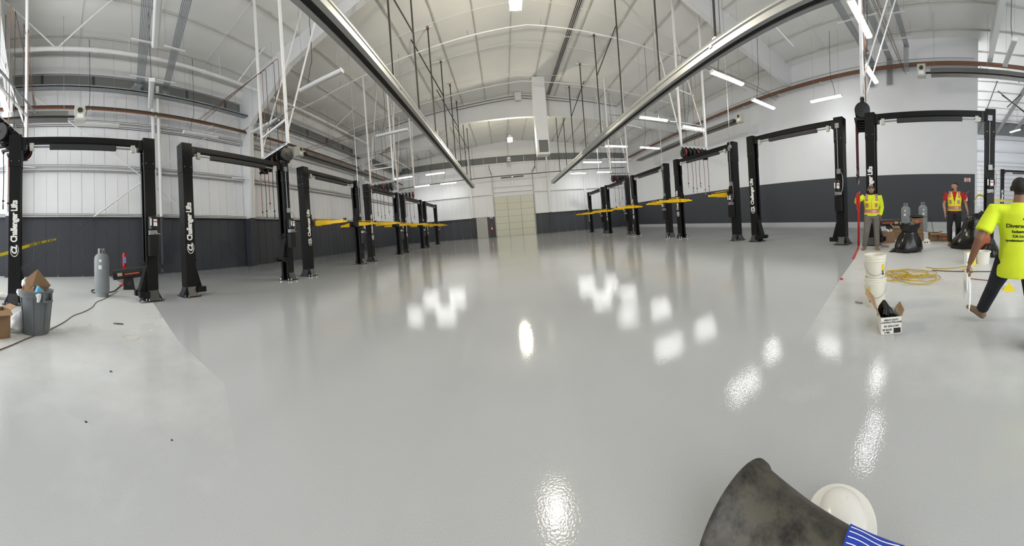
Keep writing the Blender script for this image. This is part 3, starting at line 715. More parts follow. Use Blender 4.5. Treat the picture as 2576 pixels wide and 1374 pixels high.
def reel_rack(c, ax, n, z, label, wall, hose=1.4, w=None, bd=1):
    """c: centre of the bar, ax: heading of the bar (radians), reels hang below it"""
    w = w or n * .28 + .1
    t = thing('hose_reel_rack', label, 'hose reel rack', (c[0], c[1], z), ax)
    obj('mounting_bar', MB().box((-w / 2, -.06, 0), (w / 2, .06, .035)).box((-w / 2, -.06, -.05), (w / 2, -.045, .035)), STEELW, t)
    H = zr(c[0]) - z - .05
    for s in (-1, 1):
        obj('frame_post', MB().box((s * (w / 2 - .05) - .04, -.04, .03), (s * (w / 2 - .05) + .04, .04, H)), STEELW, t)
        obj('frame_brace', MB().bar((s * (w / 2 - .05), 0, .35), (s * (w / 2 - .05) - .1 * s, 2.1 * bd, H), .045, .045), STEELW, t)
    obj('cross_bar', MB().box((-w / 2, -.03, .75), (w / 2, .03, .81)), STEELW, t)
    obj('strut_channel', MB().box((-w / 2 - .45, .06, 1.05), (w / 2 + .3, .1, 1.1)), GALV, t)
    for i in range(n):
        x = -w / 2 + .19 + i * (w - .38) / max(1, n - 1)
        r_ = put('hose_reel', REEL, None, t, (x, 0, -.32)); red = (i + n) % 3 == 0
        put('hose_coil', HOSER if red else HOSEW, None, r_); put('reel_bracket', RBRK, None, r_)
        L = hose + .18 * math.sin(i * 2.3 + c[1]); sw_ = .04 * math.sin(i * 1.7)
        h = MB().tube([(0, -.2, -.28), (sw_, -.2, -.28 - L * .5), (sw_ * .5, -.2, -.28 - L)], .011, 6)
        hs = obj('hanging_hose', h, REDH if i % 2 == 0 else RUBBER, r_)
        obj('hose_stop', MB().lathe([(0, -.03), (.03, -.015), (.03, .015), (0, .03)], 8, 0, (sw_ * .6, -.2, -.28 - L * .93)), RUBBER, hs)
        obj('hose_nozzle', MB().cyl((sw_ * .5, -.2, -.28 - L), (sw_ * .5, -.2, -.28 - L - .12), .016, 6), RUBBER if i % 2 else GALV, hs)
        # supply pipe up and across to the wall bundle
        zt = wall[1] - z - .05 * i
        dx = (wall[0] - c[0]); ca, sa = math.cos(-ax), math.sin(-ax)
        e = Vector((dx * ca, dx * sa, 0))
        p0 = Vector((x, .09, .0)); p1 = Vector((x, .09, zt - .1)); d = (e - Vector((0, 0, 0))).normalized()
        p2 = Vector((x, .09, zt)) + d * .1; p3 = Vector((0, .09 + .045 * i, zt)) + e
        
        if i % 3 != 2: obj('supply_pipe', MB().tube([p0, p1, Vector((x, .09, zt)) * .7 + p1 * .15 + p2 * .15, p2, p3], .01, 6), COPPER if i % 4 == 0 else DROD, t)
    return t
reel_rack((-6.75, 6.7), -0.26, 6, 4.25, 'white framed rack of black hose reels above the second left lift', (XL + .35, 7.5), w=1.85)
reel_rack((-6.55, 14.85), 0.1, 6, 4.25, 'white framed rack of hose reels above the fourth left lift', (XL + .35, 7.5), w=1.5)
reel_rack((-6.6, 19.1), 0.15, 5, 4.25, 'small far rack of hose reels above the fifth left lift', (XL + .35, 7.5), w=1.3)
reel_rack((8.6, 10.6), -0.05, 6, 4.25, 'white framed rack of hose reels above the third right lift', (XR - .3, 8.4), w=1.55)
reel_rack((8.2, 18.5), 0.0, 5, 4.25, 'white framed rack of hose reels above the fifth right lift', (XR - .3, 8.4), w=1.45)
reel_rack((8.75, 2.75), 0.28 + PI, 6, 4.2, 'rack of hose reels seen end-on beside the nearest lettered right lift', (XR - .3, 8.4), hose=1.5, w=1.8)
reel_rack((-7.0, -1.1), -0.3, 6, 4.2, 'rack of hose reels cut by the left edge of the photo', (XL + .35, 7.5), w=1.8, bd=-1)

# ------------------------------------------------------------------ wall pipe bundles
def bundle(x, z, y0, y1, n, label, mats_, sgn):
    t = thing('pipe_bundle', label, 'pipes', (x, 0, z))
    for i in range(n):
        obj('copper_pipe', MB().cyl((sgn * .03 * i, y0, .058 * i), (sgn * .03 * i, y1, .058 * i), .027, 8), mats_[i % len(mats_)], t, smooth=True)
    k = int((y1 - y0) / 3)
    for i in range(k):
        y = y0 + 1.5 + 3 * i
        obj('pipe_bracket', MB().box((-sgn * .45 if sgn > 0 else 0, y - .02, -.06), (0 if sgn > 0 else .45, y + .02, -.03)) if False else MB().bar((-sgn * .08, y, -.05), (sgn * .5, y, -.05), .04, .04), STEELW, t)
    return t
bundle(XL + .55, 7.3, -9, 33.4, 4, 'copper pipe bundle running along the left wall', (COPPER, COPPERD, COPPERD, DROD), -1)
bundle(XR - .5, 8.5, -6, 33.4, 5, 'copper pipe bundle running along the right wall', (COPPERD, COPPER, COPPERD, COPPER, COPPERD), 1)
t = thing('cable_tray', 'slim steel conduit tray running along the left wall above the copper pipes', 'cable tray', (XL + .6, 0, 8.2))
obj('tray_channel', MB().box((-.16, -7.0, 0), (.16, 33, .03)).box((-.16, -7.0, 0), (-.14, 33, .09)).box((.14, -7.0, 0), (.16, 33, .09)), GALV, t)
for i in range(4): obj('conduit', MB().cyl((-.1 + .065 * i, -7.0, .06), (-.1 + .065 * i, 33, .06), .02, 8), GALV, t, smooth=True)
for y in (-1, 1.4, 4.1, 6.3, 9.0, 12, 15, 18): obj('tray_rod', MB().cyl((.1, y, .03), (.1, y, 1.75), .006, 5), GALV, t)
t = thing('conduit_run', 'single steel conduit running along the white right wall above the copper pipes', 'conduit', (XR - .2, 0, 9.0))
obj('conduit', MB().cyl((0, -1.2, 0), (0, 33.5, 0), .02, 8), GALV, t)

def conduit_bundle(label, x0, x1, yc, z, n, endy, sgn, sl=0.0):
    """conduits crossing overhead towards a side wall, then turning along it"""
    t = thing('conduit_bundle', label, 'conduits', (0, 0, 0))
    for i in range(n):
        y = yc + .055 * i
        pts_ = [(x0, y - sl * abs(x1 - x0), z), (x1 - sgn * .35, y, z), (x1 - sgn * .1, y, z - .02), (x1, y + .1 * endy, z - .12), (x1 + sgn * .02 * i, y + .25 * endy, z - .3)]
        if endy == 0: pts_ = [(x0, y, z), (x1 - sgn * .2, y, z), (x1 - sgn * .05, y, z - .05), (x1, y, z - .2), (x1, y, z - 1.4)]
        obj('conduit', MB().tube(smooth(pts_, 3), .02, 6), GALV, t)
    for f_ in (.25, .6, .9):
        x = x0 + (x1 - x0) * f_; ys_ = yc - sl * abs(x1 - x)
        obj('strut_bar', MB().box((x - .03, ys_ - .25, z - .06), (x + .03, ys_ + .055 * n + .25, z - .02)), STEELW, t)
        for yy in (ys_ - .2, ys_ + .055 * n + .2): obj('strut_rod', MB().cyl((x, yy, z - .03), (x, yy, zr(x)), .006, 5), GALV, t)
    return t
conduit_bundle('grey conduit bundle crossing overhead to the left wall, turning towards the camera', -5.0, XL + .7, 3.5, 8.55, 7, -1, -1, .24)
conduit_bundle('grey conduit bundle crossing overhead to the left wall, turning away from the camera', -5.0, XL + .7, 4.75, 8.55, 6, 1, -1, .24)
conduit_bundle('grey conduit bundle crossing overhead to the right wall, before the big lit fixture', 6.5, XR - .15, 4.35, 9.2, 6, 0, 1)
conduit_bundle('grey conduit bundle crossing overhead to the right wall, behind the big lit fixture', 6.5, XR - .15, 3.3, 9.2, 6, 0, 1)
conduit_bundle('short grey conduit bundle high at the top right corner area', 9.0, XR - .8, 2.3, 9.5, 5, 0, 1)

# fire main with sway braces
YR_ = YL
t = thing('fire_main', 'thick white sprinkler main curving across the upper left', 'pipe', (-10.8, 0, 9.2))
obj('main_pipe', MB().cyl((0, YL, 0), (0, 33.6, 0), .085, 14), STEELW, t, smooth=True)
for y in (-1.0, 1.6, 6.5, 10.6, 15, 19.5, 25): obj('pipe_coupling', MB().cyl((0, y - .07, 0), (0, y + .07, 0), .105, 14), STEELW, t, smooth=True)
for y, dx, dy in ((0.0, 1.4, -2.2), (0.05, 1.6, 2.4), (8.4, 1.5, 0.6), (17, 1.5, .5), (13, .8, 2.0)):
    obj('sway_brace', MB().cyl((0, y, .02), (dx, y + dy, zr(-9) - 9.2 - .05), .03, 8), STEELW, t)
for y in (-2.5, 3, 7.4, 12, 16.8, 21.5, 27): obj('pipe_hanger', MB().cyl((0, y, .08), (0, y, zr(-10.8) - 9.2), .01, 6), STEELW, t)
t = thing('branch_line', 'thin white sprinkler branch line crossing under the ridge in mid hall', 'pipe', (0, 0, 0))
obj('branch_pipe', MB().tube([(-10.8, 13.4, 9.35), (RX, 13.4, 10.55), (XR - .3, 13.4, 9.6)], .028, 8), STEELW, t)
for x in (-8, -4.5, -1, 2.5, 6, 9.5, 13): obj('sprinkler_head', MB().cyl((x, 13.4, zr(x) - .8), (x, 13.4, zr(x) - .62), .02, 6), CHROME, t)
t = thing('branch_line', 'thin white sprinkler branch line crossing the roof before the mid-hall frame', 'pipe', (0, 0, 0))
obj('branch_pipe', MB().tube([(-10.8, 18.6, 9.35), (RX, 18.6, 10.55), (XR - .3, 18.6, 9.6)], .028, 8), STEELW, t)
for x in (-8, -4.5, -1, 2.5, 6, 9.5, 13): obj('sprinkler_head', MB().cyl((x, 18.6, zr(x) - .8), (x, 18.6, zr(x) - .62), .02, 6), CHROME, t)
t = thing('roof_conduit', 'dark electric conduit fixed along the face of the mid-hall frame', 'conduit', (0, 22.05, 0))
for k, (dz, x0_, x1_) in enumerate(((-.25, -9, 10), (-.45, -3, 6))):
    obj('conduit', MB().tube([(x0_, 0, zr(x0_) + dz), (RX, 0, zr(RX) + dz), (x1_, 0, zr(x1_) + dz)], .022, 6), DROD, t)
obj('junction_box', MB().bx((RX, -.06, zr(RX) - .35), (.5, .16, .6)), STEELW, t)
t = thing('roof_conduit', 'pair of grey conduits running along the roof beside the right overhead rail', 'conduit', (4.1, 0, zr(4.1) - .14))
for i in range(3): obj('conduit', MB().cyl((i * .09, 2.0, 0), (i * .09, 21.9, 0), .025, 8), DROD, t)
for y in (6, 10.5, 15, 19): obj('conduit_strap', MB().box((-.1, y - .02, -.04), (.3, y + .02, 0)), STEELW, t)
t = thing('gas_pipe', 'dark gas pipe crossing before the back wall above the overhead door', 'pipe', (0, YB - 1.6, 0))
obj('gas_line', MB().tube([(XL + .3, 0, 6.75), (-5, 0, 6.9), (4, 0, 7.0), (XR - 1, 0, 7.4)], .045, 8), DROD, t)
for x in (-8, -3, 4.2, 9): obj('pipe_hanger', MB().cyl((x, 0, 7.0), (x, 0, zr(x)), .012, 5), DROD, t)

# ------------------------------------------------------------------ radiant heaters
def heater(x, y0, y1, z, label):
    """control box at y0, reflector running to y1"""
    s = 1 if y1 > y0 else -1; L = abs(y1 - y0)
    t = thing('radiant_heater', label, 'radiant heater', (x, y0, z))
    obj('control_box', MB().box((-.18, -.2, -.25), (.18, .2, .3)), BEIGE, t)
    obj('box_fan', MB().cyl((-.19 if x > 0 else .19, 0, .12), (-.2 if x > 0 else .2, 0, .12), .1, 16), DROD, t)
    obj('box_label', MB().box((-.19 if x > 0 else .18, -.12, -.18), (-.18 if x > 0 else .19, .12, -.02)), LABELW, t)
    mb = MB(); pr_ = [(-.3, -.16), (-.28, -.16), (-.16, .06), (.16, .06), (.28, -.16), (.3, -.16), (.17, .085), (-.17, .085)]
    mb.loft([[Vector((a, s * yy, b)) for a, b in pr_] for yy in (.45, L)])
    obj('reflector', mb, mat('polished_reflector', (150, 150, 148), 0.25, metal=.9, var=.1), t)
    obj('burner_tube', MB().cyl((0, s * .2, -.06), (0, s * L, -.06), .05, 10), DROD, t, smooth=True)
    for k in range(int(L / 2.6) + 1):
        yy = s * (.6 + 2.6 * k)
        obj('hanger_chain', MB().cyl((0, yy, .08), (0, yy, zr(x) - z), .007, 5), GALV, t)
heater(-10.5, .9, -6.5, 6.3, 'radiant tube heater at upper left, control box facing the hall')
heater(-10.5, 12.4, 24.5, 6.35, 'radiant tube heater running away along the left wall')
heater(14.0, 12.4, 26.5, 7.0, 'radiant tube heater running away along the right wall')
heater(14.4, 1.5, -7.5, 7.6, 'radiant tube heater overhead at right, running out of the photo')

# box duct in the aisle
t = thing('air_duct', 'white square supply duct hanging with an open grille before the far lamp', 'air duct', (3.15, 20, 0))
obj('duct_shaft', MB().box((-.43, -.4, 6.95), (.43, .4, zr(3.15))), STEELW, t)
obj('duct_box', MB().box((-.43, -.4, 5.95), (.43, .4, 6.1)).box((-.43, -.4, 6.1), (-.3, .4, 6.95)).box((.36, -.4, 6.1), (.43, .4, 6.95)).box((-.3, .3, 6.1), (.36, .4, 6.95)), STEELW, t)
obj('duct_grille', MB().box((-.3, -.2, 6.1), (.36, -.18, 6.95)), DGAP, t)
# exhaust duct stub near the far left corner
t = thing('air_duct', 'white box duct on the left beyond the mid-hall frame', 'air duct', (-7.6, 24.2, 0))
obj('duct_box', MB().box((-2.3, -.5, 8.6), (2.4, .6, zr(-9.9) + .02)), STEELW, t)
obj('duct_flange', MB().box((2.36, -.54, 8.55), (2.44, .64, zr(-5.2))), STEELW, t)
# drop pole power feeds above the rows
for x, y, lab in ((-6.05, 10.95, 'thin steel drop pole feeding the third left lift'), (7.75, 7.4, 'thin steel drop pole feeding the third right lift'), (7.75, 12.1, 'thin steel drop pole feeding the fourth right lift'), (7.75, 21.4, 'thin steel drop pole feeding the farthest right lift')):
    s = 1 if x > 0 else -1
    t = thing('drop_pole', lab, 'conduit', (x - s * .05, y, 0))
    obj('pole', MB().cyl((0, 0, 3.5), (0, 0, zr(x) - .05), .014, 8), CHROME, t); obj('pole_box', MB().bx((0, 0, 3.5), (.08, .1, .12)), GALV, t)
# ------------------------------------------------------------------ things on the floor
PLWHITE = mat('white_plastic', (226, 224, 214), 0.4, var=0.03)
PLBUCK = mat('cream_bucket_plastic', (232, 228, 212), 0.38, var=0.03, trans=0.0)
BAGB = mat('black_bin_bag', (12, 12, 13), 0.22, var=0.1, bump=0.5, bscale=16)
CLEARP = mat('clear_plastic_film', (222, 224, 226), 0.3, var=0.08, scale=14, bump=0.6, bscale=22)
TANR = mat('grey_trash_can_plastic', (104, 110, 114), 0.5, var=0.08, scale=7)
ORANGEL = mat('orange_sticker', (232, 92, 48), 0.5, var=0.04)
YTAPE = mat('yellow_caution_tape', (226, 206, 30), 0.45, var=0.05)
BTXT = mat('black_print', (18, 18, 18), 0.5, var=0.02)
RTAPE = mat('red_tape', (196, 40, 38), 0.4, var=0.06)
SHEETB = mat('blue_plastic_sheet', (96, 176, 220), 0.35, var=0.1, scale=12, bump=0.4, bscale=20)
CORDB = mat('brown_cord', (92, 70, 60), 0.5, var=0.1)
CORDY = mat('yellow_hose', (190, 160, 60), 0.45, var=0.12, scale=20)
def face_to(p): return math.atan2(p.y, p.x) - PI / 2     # local -y looks at the camera
def wobble(me, amp, fr, seed=0):
    rnd = random.Random(seed); ph = [rnd.random() * 6 for _ in range(6)]
    for v in me.vertices:
        x, y, z = v.co
        v.co = (x + amp * (math.sin(fr * z + ph[0]) * math.cos(fr * y * 1.3 + ph[1])), y + amp * (math.sin(fr * x * 1.1 + ph[2]) * math.cos(fr * z + ph[3])), z + amp * .6 * (math.sin(fr * y + ph[4]) * math.cos(fr * x + ph[5])) * (1 if z > .02 else 0))
    me.update(); return me

# grey trash can with rubbish
p = FL(90, 836); can = thing('trash_can', 'full grey plastic trash can overflowing with cardboard at the left', 'trash can', p, face_to(p))
obj('can_body', MB().lathe([(0, 0), (.178, 0), (.185, .015), (.225, .5), (.235, .5), (.24, .56), (.252, .56), (.254, .59), (.235, .59), (.225, .54), (.17, .03), (0, .03)], 32), TANR, can, smooth=True, angle=30)
for a in (-.9, PI - .9): obj('can_handle', MB().box((-.07, .225, .45), (.07, .285, .475)).box((-.07, .225, .475), (-.05, .275, .56)).box((.05, .225, .475), (.07, .275, .56)), TANR, can, rot=(0, 0, a + PI / 2))
for i in range(7): obj('can_rib', MB().bar((.19 * math.cos(i * .9), .19 * math.sin(i * .9), .05), (.232 * math.cos(i * .9), .232 * math.sin(i * .9), .5), .02, .012), TANR, can)
def card_panel(name, pts, th, label, mt=CARD, cat='cardboard', group=None):
    a, b, c = (Vector(q) for q in pts[:3]); n = (b - a).cross(c - a).normalized() * th
    k = len(pts); mb = MB(); vs = [Vector(q) for q in pts] + [Vector(q) + n for q in pts]
    mb.add(vs, [tuple(range(k - 1, -1, -1)), tuple(range(k, 2 * k))] + [(i, (i + 1) % k, k + (i + 1) % k, k + i) for i in range(k)])
    o = obj(name, mb, mt); tag(o, label, cat, group); return o
def can_pt(u, v, dd=0.0): return PD(u, v, math.hypot(p.x, p.y) + dd)
fold = thing('folded_cardboard', 'large folded cardboard box sticking out of the trash can', 'cardboard', p + Vector((0, 0, .5)))
mb = MB()
q = [can_pt(*a) - fold.location for a in ((56, 708, .06), (95, 677, .06), (128, 718, .1), (108, 742, .05), (82, 720, -.02), (74, 727, -.02))]
for quad in ((0, 1, 4), (1, 2, 4), (2, 3, 4), (0, 4, 5)):
    tri = [q[i] for i in quad]; nn = (tri[1] - tri[0]).cross(tri[2] - tri[0]).normalized() * .006
    mb.add(tri + [t_ + nn for t_ in tri], ((0, 1, 2), (5, 4, 3), (0, 3, 4, 1), (1, 4, 5, 2), (2, 5, 3, 0)))
obj('cardboard_sheet', mb, CARD, fold)
q = [can_pt(*a) for a in ((52, 735, .0), (60, 715, .03), (85, 725, -.03), (84, 742, -.06), (50, 743, -.04))]
cf = card_panel('cardboard_flap', q, .006, 'printed cardboard flap standing in the trash can', CARDD)
o = obj('arrow_print', MB().bar((0, 0, 0), (0, 0, .05), .012, .002).bx((0, 0, .055), (.03, .002, .02)), REDL, cf); o.location = can_pt(59, 728, -.05)
o = obj('plastic_sheet', MB().lathe([(0, 0), (.05, .0), (.075, .04), (.05, .09), (.02, .13), (0, .14)], 12), SHEETB, None, smooth=True); wobble(o.data, .02, 40, 3); o.location = can_pt(98, 738, -.05) - Vector((0, 0, .03)); tag(o, 'crumpled blue plastic sheet on top of the trash can', 'plastic sheet')
o = obj('paper_rag', MB().lathe([(0, -.09), (.02, -.08), (.03, -.03), (.045, .02), (.02, .04), (0, .045)], 10), LABELW, None, smooth=True); wobble(o.data, .008, 60, 5); o.location = can_pt(97, 745, -.23); tag(o, 'white paper rag hanging over the rim of the trash can', 'rag')
o = obj('plastic_bag', MB().lathe([(0, 0), (.06, .02), (.09, .08), (.06, .14), (.03, .17), (0, .18)], 14), CLEARP, None, smooth=True); wobble(o.data, .02, 34, 8); o.location = can_pt(68, 722, .1) - Vector((0, 0, .05)); tag(o, 'white plastic bag bulging behind the cardboard in the trash can', 'plastic bag')
o = obj('plastic_bag', MB().lathe([(0, 0), (.04, .01), (.06, .05), (.03, .09), (0, .1)], 12), CLEARP, None, smooth=True); wobble(o.data, .015, 44, 9); o.location = can_pt(50, 738, .02) - Vector((0, 0, .04)); tag(o, 'small clear bag at the left rim of the trash can', 'plastic bag')
# clear bag and box at the frame edge
pb = FL(42, 832); o = obj('plastic_bag', MB().lathe([(0, 0), (.13, 0), (.16, .06), (.11, .13), (.08, .2), (.03, .26), (0, .27)], 18), CLEARP, None, smooth=True); wobble(o.data, .035, 24, 11); o.location = pb; tag(o, 'crumpled clear plastic bag on the floor beside the trash can', 'plastic bag')
pb = FL(14, 752); o = obj('plastic_bag', MB().lathe([(0, 0), (.17, 0), (.2, .06), (.12, .13), (0, .16)], 18), CLEARP, None, smooth=True); wobble(o.data, .04, 18, 14); o.location = pb; tag(o, 'white plastic bag with yellow contents on the floor at the left edge', 'plastic bag')
o2 = obj('yellow_insert', MB().lathe([(0, 0), (.09, .02), (.1, .08), (0, .12)], 12), YTAPE, o, smooth=True); o2.location = (-.12, -.08, .03)
def carton(name, w, d, h, loc, rotz, label, flaps=True, open_=True, mt=CARD, group=None, fl=1.0):
    t = thing(name, label, 'cardboard box', loc, rotz, group); th = .006
    obj('carton_body', MB().box((-w / 2, -d / 2, 0), (w / 2, d / 2, th)).box((-w / 2, -d / 2, 0), (w / 2, -d / 2 + th, h)).box((-w / 2, d / 2 - th, 0), (w / 2, d / 2, h)).box((-w / 2, -d / 2, 0), (-w / 2 + th, d / 2, h)).box((w / 2 - th, -d / 2, 0), (w / 2, d / 2, h)), mt, t)
    if open_:
        if flaps:
            for sx, sy, ang in ((0, -1, .5), (0, 1, -.9), (-1, 0, .7), (1, 0, -.4)):
                L = (d if sy else w) * .42 * fl
                if sy: o = obj('carton_flap', MB().box((-w / 2 + .004, 0, -th / 2), (w / 2 - .004, sy * L, th / 2)), CARDD, t, loc=(0, sy * d / 2, h), rot=(sy * -ang * (1 if sy < 0 else -1), 0, 0))
                else: o = obj('carton_flap', MB().box((0, -d / 2 + .004, -th / 2), (sx * L, d / 2 - .004, th / 2)), CARDD, t, loc=(sx * w / 2, 0, h), rot=(0, ang, 0))
    else:
        obj('carton_lid', MB().box((-w / 2, -d / 2, h - th), (-.002, d / 2, h)).box((.002, -d / 2, h - th), (w / 2, d / 2, h)), mt, t)
        obj('packing_tape', MB().box((-.03, -d / 2 - .001, h), (.03, d / 2 + .001, h + .001)), CARDD, t)
    return t
pb = FL(-4, 846); carton('cardboard_box', .24, .24, .36, pb, face_to(pb) + .4, 'brown cardboard box cut by the left edge of the photo')

# gas cylinders
def gas_cylinder(loc, rotz, label, H=1.2, R=.19):
    t = thing('gas_cylinder', label, 'gas cylinder', loc, rotz)
    obj('cylinder_body', MB().lathe([(0, .06), (R * .8, .06), (R, .13), (R, H * .77), (R * .93, H * .83), (R * .68, H * .875), (R * .4, H * .9), (0, H * .9)], 28), GREYP, t, smooth=True, angle=50)
    obj('foot_ring', MB().lathe([(R * .88, 0), (R * .88, .12), (R * .84, .12), (R * .84, 0), (R * .88, 0)], 28, cap=False), GREYP, t, smooth=True)
    col = MB()
    for i in range(16):
        a0, a1 = 2 * PI * i / 16, 2 * PI * (i + 1) / 16
        if i in (11, 13): continue
        for r0 in (R * .48,):
            pts_ = [(r0 * math.cos(a), r0 * math.sin(a), z) for z in (H * .87, H) for a in (a0, a1)] + [((r0 - .012) * math.cos(a), (r0 - .012) * math.sin(a), z) for z in (H * .87, H) for a in (a0, a1)]
            col.add(pts_, ((0, 1, 3, 2), (5, 4, 6, 7), (0, 4, 5, 1), (2, 3, 7, 6), (0, 2, 6, 4), (1, 5, 7, 3)))
    obj('valve_collar', col, GREYP, t)
    obj('valve', MB().cyl((0, 0, H * .89), (0, 0, H * .97), .025, 10).cyl((-.05, 0, H * .95), (.05, 0, H * .95), .015, 8), mat('brass', (170, 140, 70), .35, metal=.8), t)
    for ang, z0, z1, hw in ((-1.75, H * .72, H * .77, .16), (-1.78, H * .57, H * .65, .22)):
        lab = MB()
        for i in range(5):
            a0, a1 = ang - hw + 2 * hw * i / 5, ang - hw + 2 * hw * (i + 1) / 5
            lab.add([((R + .002) * math.cos(a), (R + .002) * math.sin(a), z) for z in (z0, z1) for a in (a0, a1)], ((0, 1, 3, 2),))
        obj('label_sticker', lab, LABELW, t)
    o = obj('warning_mark', MB().box((R * .2, -R - .006, H * .585), (R * .32, -R + .01, H * .61)), REDL, t)
    return t
pc = FL(257, 745); gas_cylinder(pc, face_to(pc), 'tall grey propane cylinder standing on the pale floor at left', 1.19, .19)
pc = GR(2279, 11.6); gas_cylinder(pc, face_to(pc), 'grey propane cylinder left of the two behind the boxes', 1.21, .19)
pc = GR(2322, 12.1); gas_cylinder(pc, face_to(pc) + .3, 'grey propane cylinder right of the two, nearer the second worker', 1.25, .19)

# torpedo heaters
HBLK = mat('black_heater_enamel', (30, 30, 32), .35, var=.15, scale=12)
TAN = mat('tan_logo_print', (200, 170, 120), .5)
def torpedo(loc, rotz, tilt, label, L=.92, R=.15, mirror=1):
    t = thing('torpedo_heater', label, 'heater', loc, rotz)
    M = Matrix.Translation((0, 0, .46)) @ Matrix.Rotation(tilt, 4, 'Y')
    My = Matrix.Rotation(PI / 2, 4, 'Y')
    o = obj('heater_barrel', MB().lathe([(R, -L / 2), (R, L / 2), (R - .012, L / 2), (R - .012, -L / 2), (R, -L / 2)], 28, M=My, cap=False), HBLK, t, smooth=True, angle=60); o.matrix_local = M
    o2 = obj('burner_cone', MB().lathe([(.04, -L / 2 + .1), (R - .03, -L / 2 + .05), (R - .03, L / 2 - .06), (0, L / 2 - .12)], 20, M=My), DROD, t, smooth=True); o2.matrix_local = M
    for nm, a, b, mt_ in (('brand_emblem', (-.26 * mirror - .07, -R - .004, -.04), (-.26 * mirror + .07, -R + .02, .05), TAN), ('red_stripe', (-.12, -R - .004, -.02), (.3, -R + .02, .015), ORANGEL)):
        o3 = obj(nm, MB().box((a[0] * 1, a[1], a[2]), (b[0], b[1], b[2])), mt_, o)
        if mirror < 0 and nm == 'red_stripe': o3.location = (-.16, 0, 0)
    obj('heater_base', MB().add([(-.17, -.12, 0), (.17, -.12, 0), (.17, .12, 0), (-.17, .12, 0), (-.14, -.1, .34), (.12, -.1, .34), (.12, .1, .34), (-.14, .1, .34)], ((0, 3, 2, 1), (4, 5, 6, 7), (0, 1, 5, 4), (1, 2, 6, 5), (2, 3, 7, 6), (3, 0, 4, 7))), HBLK, t)
    obj('control_panel', MB().box((-.06, -.125, .12), (.08, -.105, .26)), DROD, t)
    obj('carry_handle', MB().tube([(-.12, 0, .6), (-.12, 0, .66), (.12, 0, .68), (.12, 0, .62)], .01, 6), HBLK, o) if False else None
    return t
ph_ = FL(325, 728); torpedo(ph_, face_to(ph_), -.1, 'black torpedo heater tilted up in front of the left wall')
ph_ = GR(2238, 11.0); torpedo(ph_, face_to(ph_), 0.0, 'black torpedo heater behind the boxes at right', .8, .14, -1)

# extinguisher on a red stand
pe = GR(310, 9.3); t = thing('extinguisher_stand', 'red fire extinguisher on a red post stand behind the left heater', 'fire extinguisher', pe, face_to(pe))
RED = mat('red_enamel', (186, 34, 32), .35, var=.05)
obj('stand_post', MB().box((-.05, -.03, 0), (.05, .03, .8)), RED, t); obj('stand_foot', MB().lathe([(0, 0), (.18, 0), (.16, .03), (0, .04)], 20), RED, t)
obj('bottle', MB().lathe([(0, .62), (.06, .62), (.065, .66), (.065, .98), (.04, 1.04), (.02, 1.06), (0, 1.06)], 16, c=(.02, -.1, 0)), RED, t, smooth=True)
obj('bottle_label', MB().box((-.03, -.17, .72), (.07, -.155, .92)), mat('blue_label', (120, 150, 200), .5), t)
obj('bottle_handle', MB().bar((-.02, -.1, 1.1), (.1, -.1, 1.14), .02, .012).bar((-.02, -.1, 1.08), (.1, -.1, 1.07), .02, .012), DROD, t)
def wall_ext(loc, rotz, label, s=1.0):
    t = thing('fire_extinguisher', label, 'fire extinguisher', loc, rotz)
    obj('bottle', MB().lathe([(0, 0), (.07 * s, 0), (.08 * s, .03), (.08 * s, .42 * s), (.04 * s, .5 * s), (0, .5 * s)], 16, c=(0, -.1, 0)), RED, t, smooth=True)
    obj('bottle_label', MB().box((-.05 * s, -.1 - .085 * s, .16 * s), (.05 * s, -.1 - .07 * s, .32 * s)), LABELW, t)
    obj('bottle_handle', MB().bar((-.03 * s, -.1, .53 * s), (.12 * s, -.1, .6 * s), .03, .02), GALV, t)
    obj('wall_hook', MB().box((-.02, -.1, .45 * s), (.02, 0, .5 * s)), DROD, t)
q = PY(1238, 578, YB - .05); wall_ext((q.x, YB - .01, .75), 0, 'red fire extinguisher on the dark back wall between door and overhead door', 1.3)
q = PX(2431, 500, XR); wall_ext((XR - .01, PX(2431, 440, XR).y, 1.15), -PI / 2, 'red fire extinguisher on the right wall behind the second worker', 1.2)

# cords
def cord(pix, label, mt_, r=.008, z=.008, cat='cord', extra=None):
    pts_ = [FL(u_, v_, z) for u_, v_ in pix]
    if extra: pts_ = extra + pts_
    o = obj('power_cord' if cat == 'cord' else 'hose', MB().tube(smooth(pts_, 6), r, 6), mt_); return tag(o, label, cat)
cord([(295, 733), (282, 741), (262, 752), (243, 760), (232, 773), (210, 785), (185, 794), (165, 808), (140, 822), (110, 836), (70, 851), (35, 866), (0, 880), (-40, 895)], 'long brown cord snaking from the left heater past the trash can', CORDB, .007)
cord([(312, 716), (300, 722), (288, 732), (272, 736), (252, 738), (234, 736), (231, 731), (238, 729), (246, 730)], 'thick black gas hose looped from the cylinder to the left heater', RUBBER, .014, .015)
cord([(364, 706), (366, 725), (370, 742), (352, 756), (356, 762), (372, 761), (392, 759)], 'thin black cord hanging from the heater to the lift foot', RUBBER, .006)
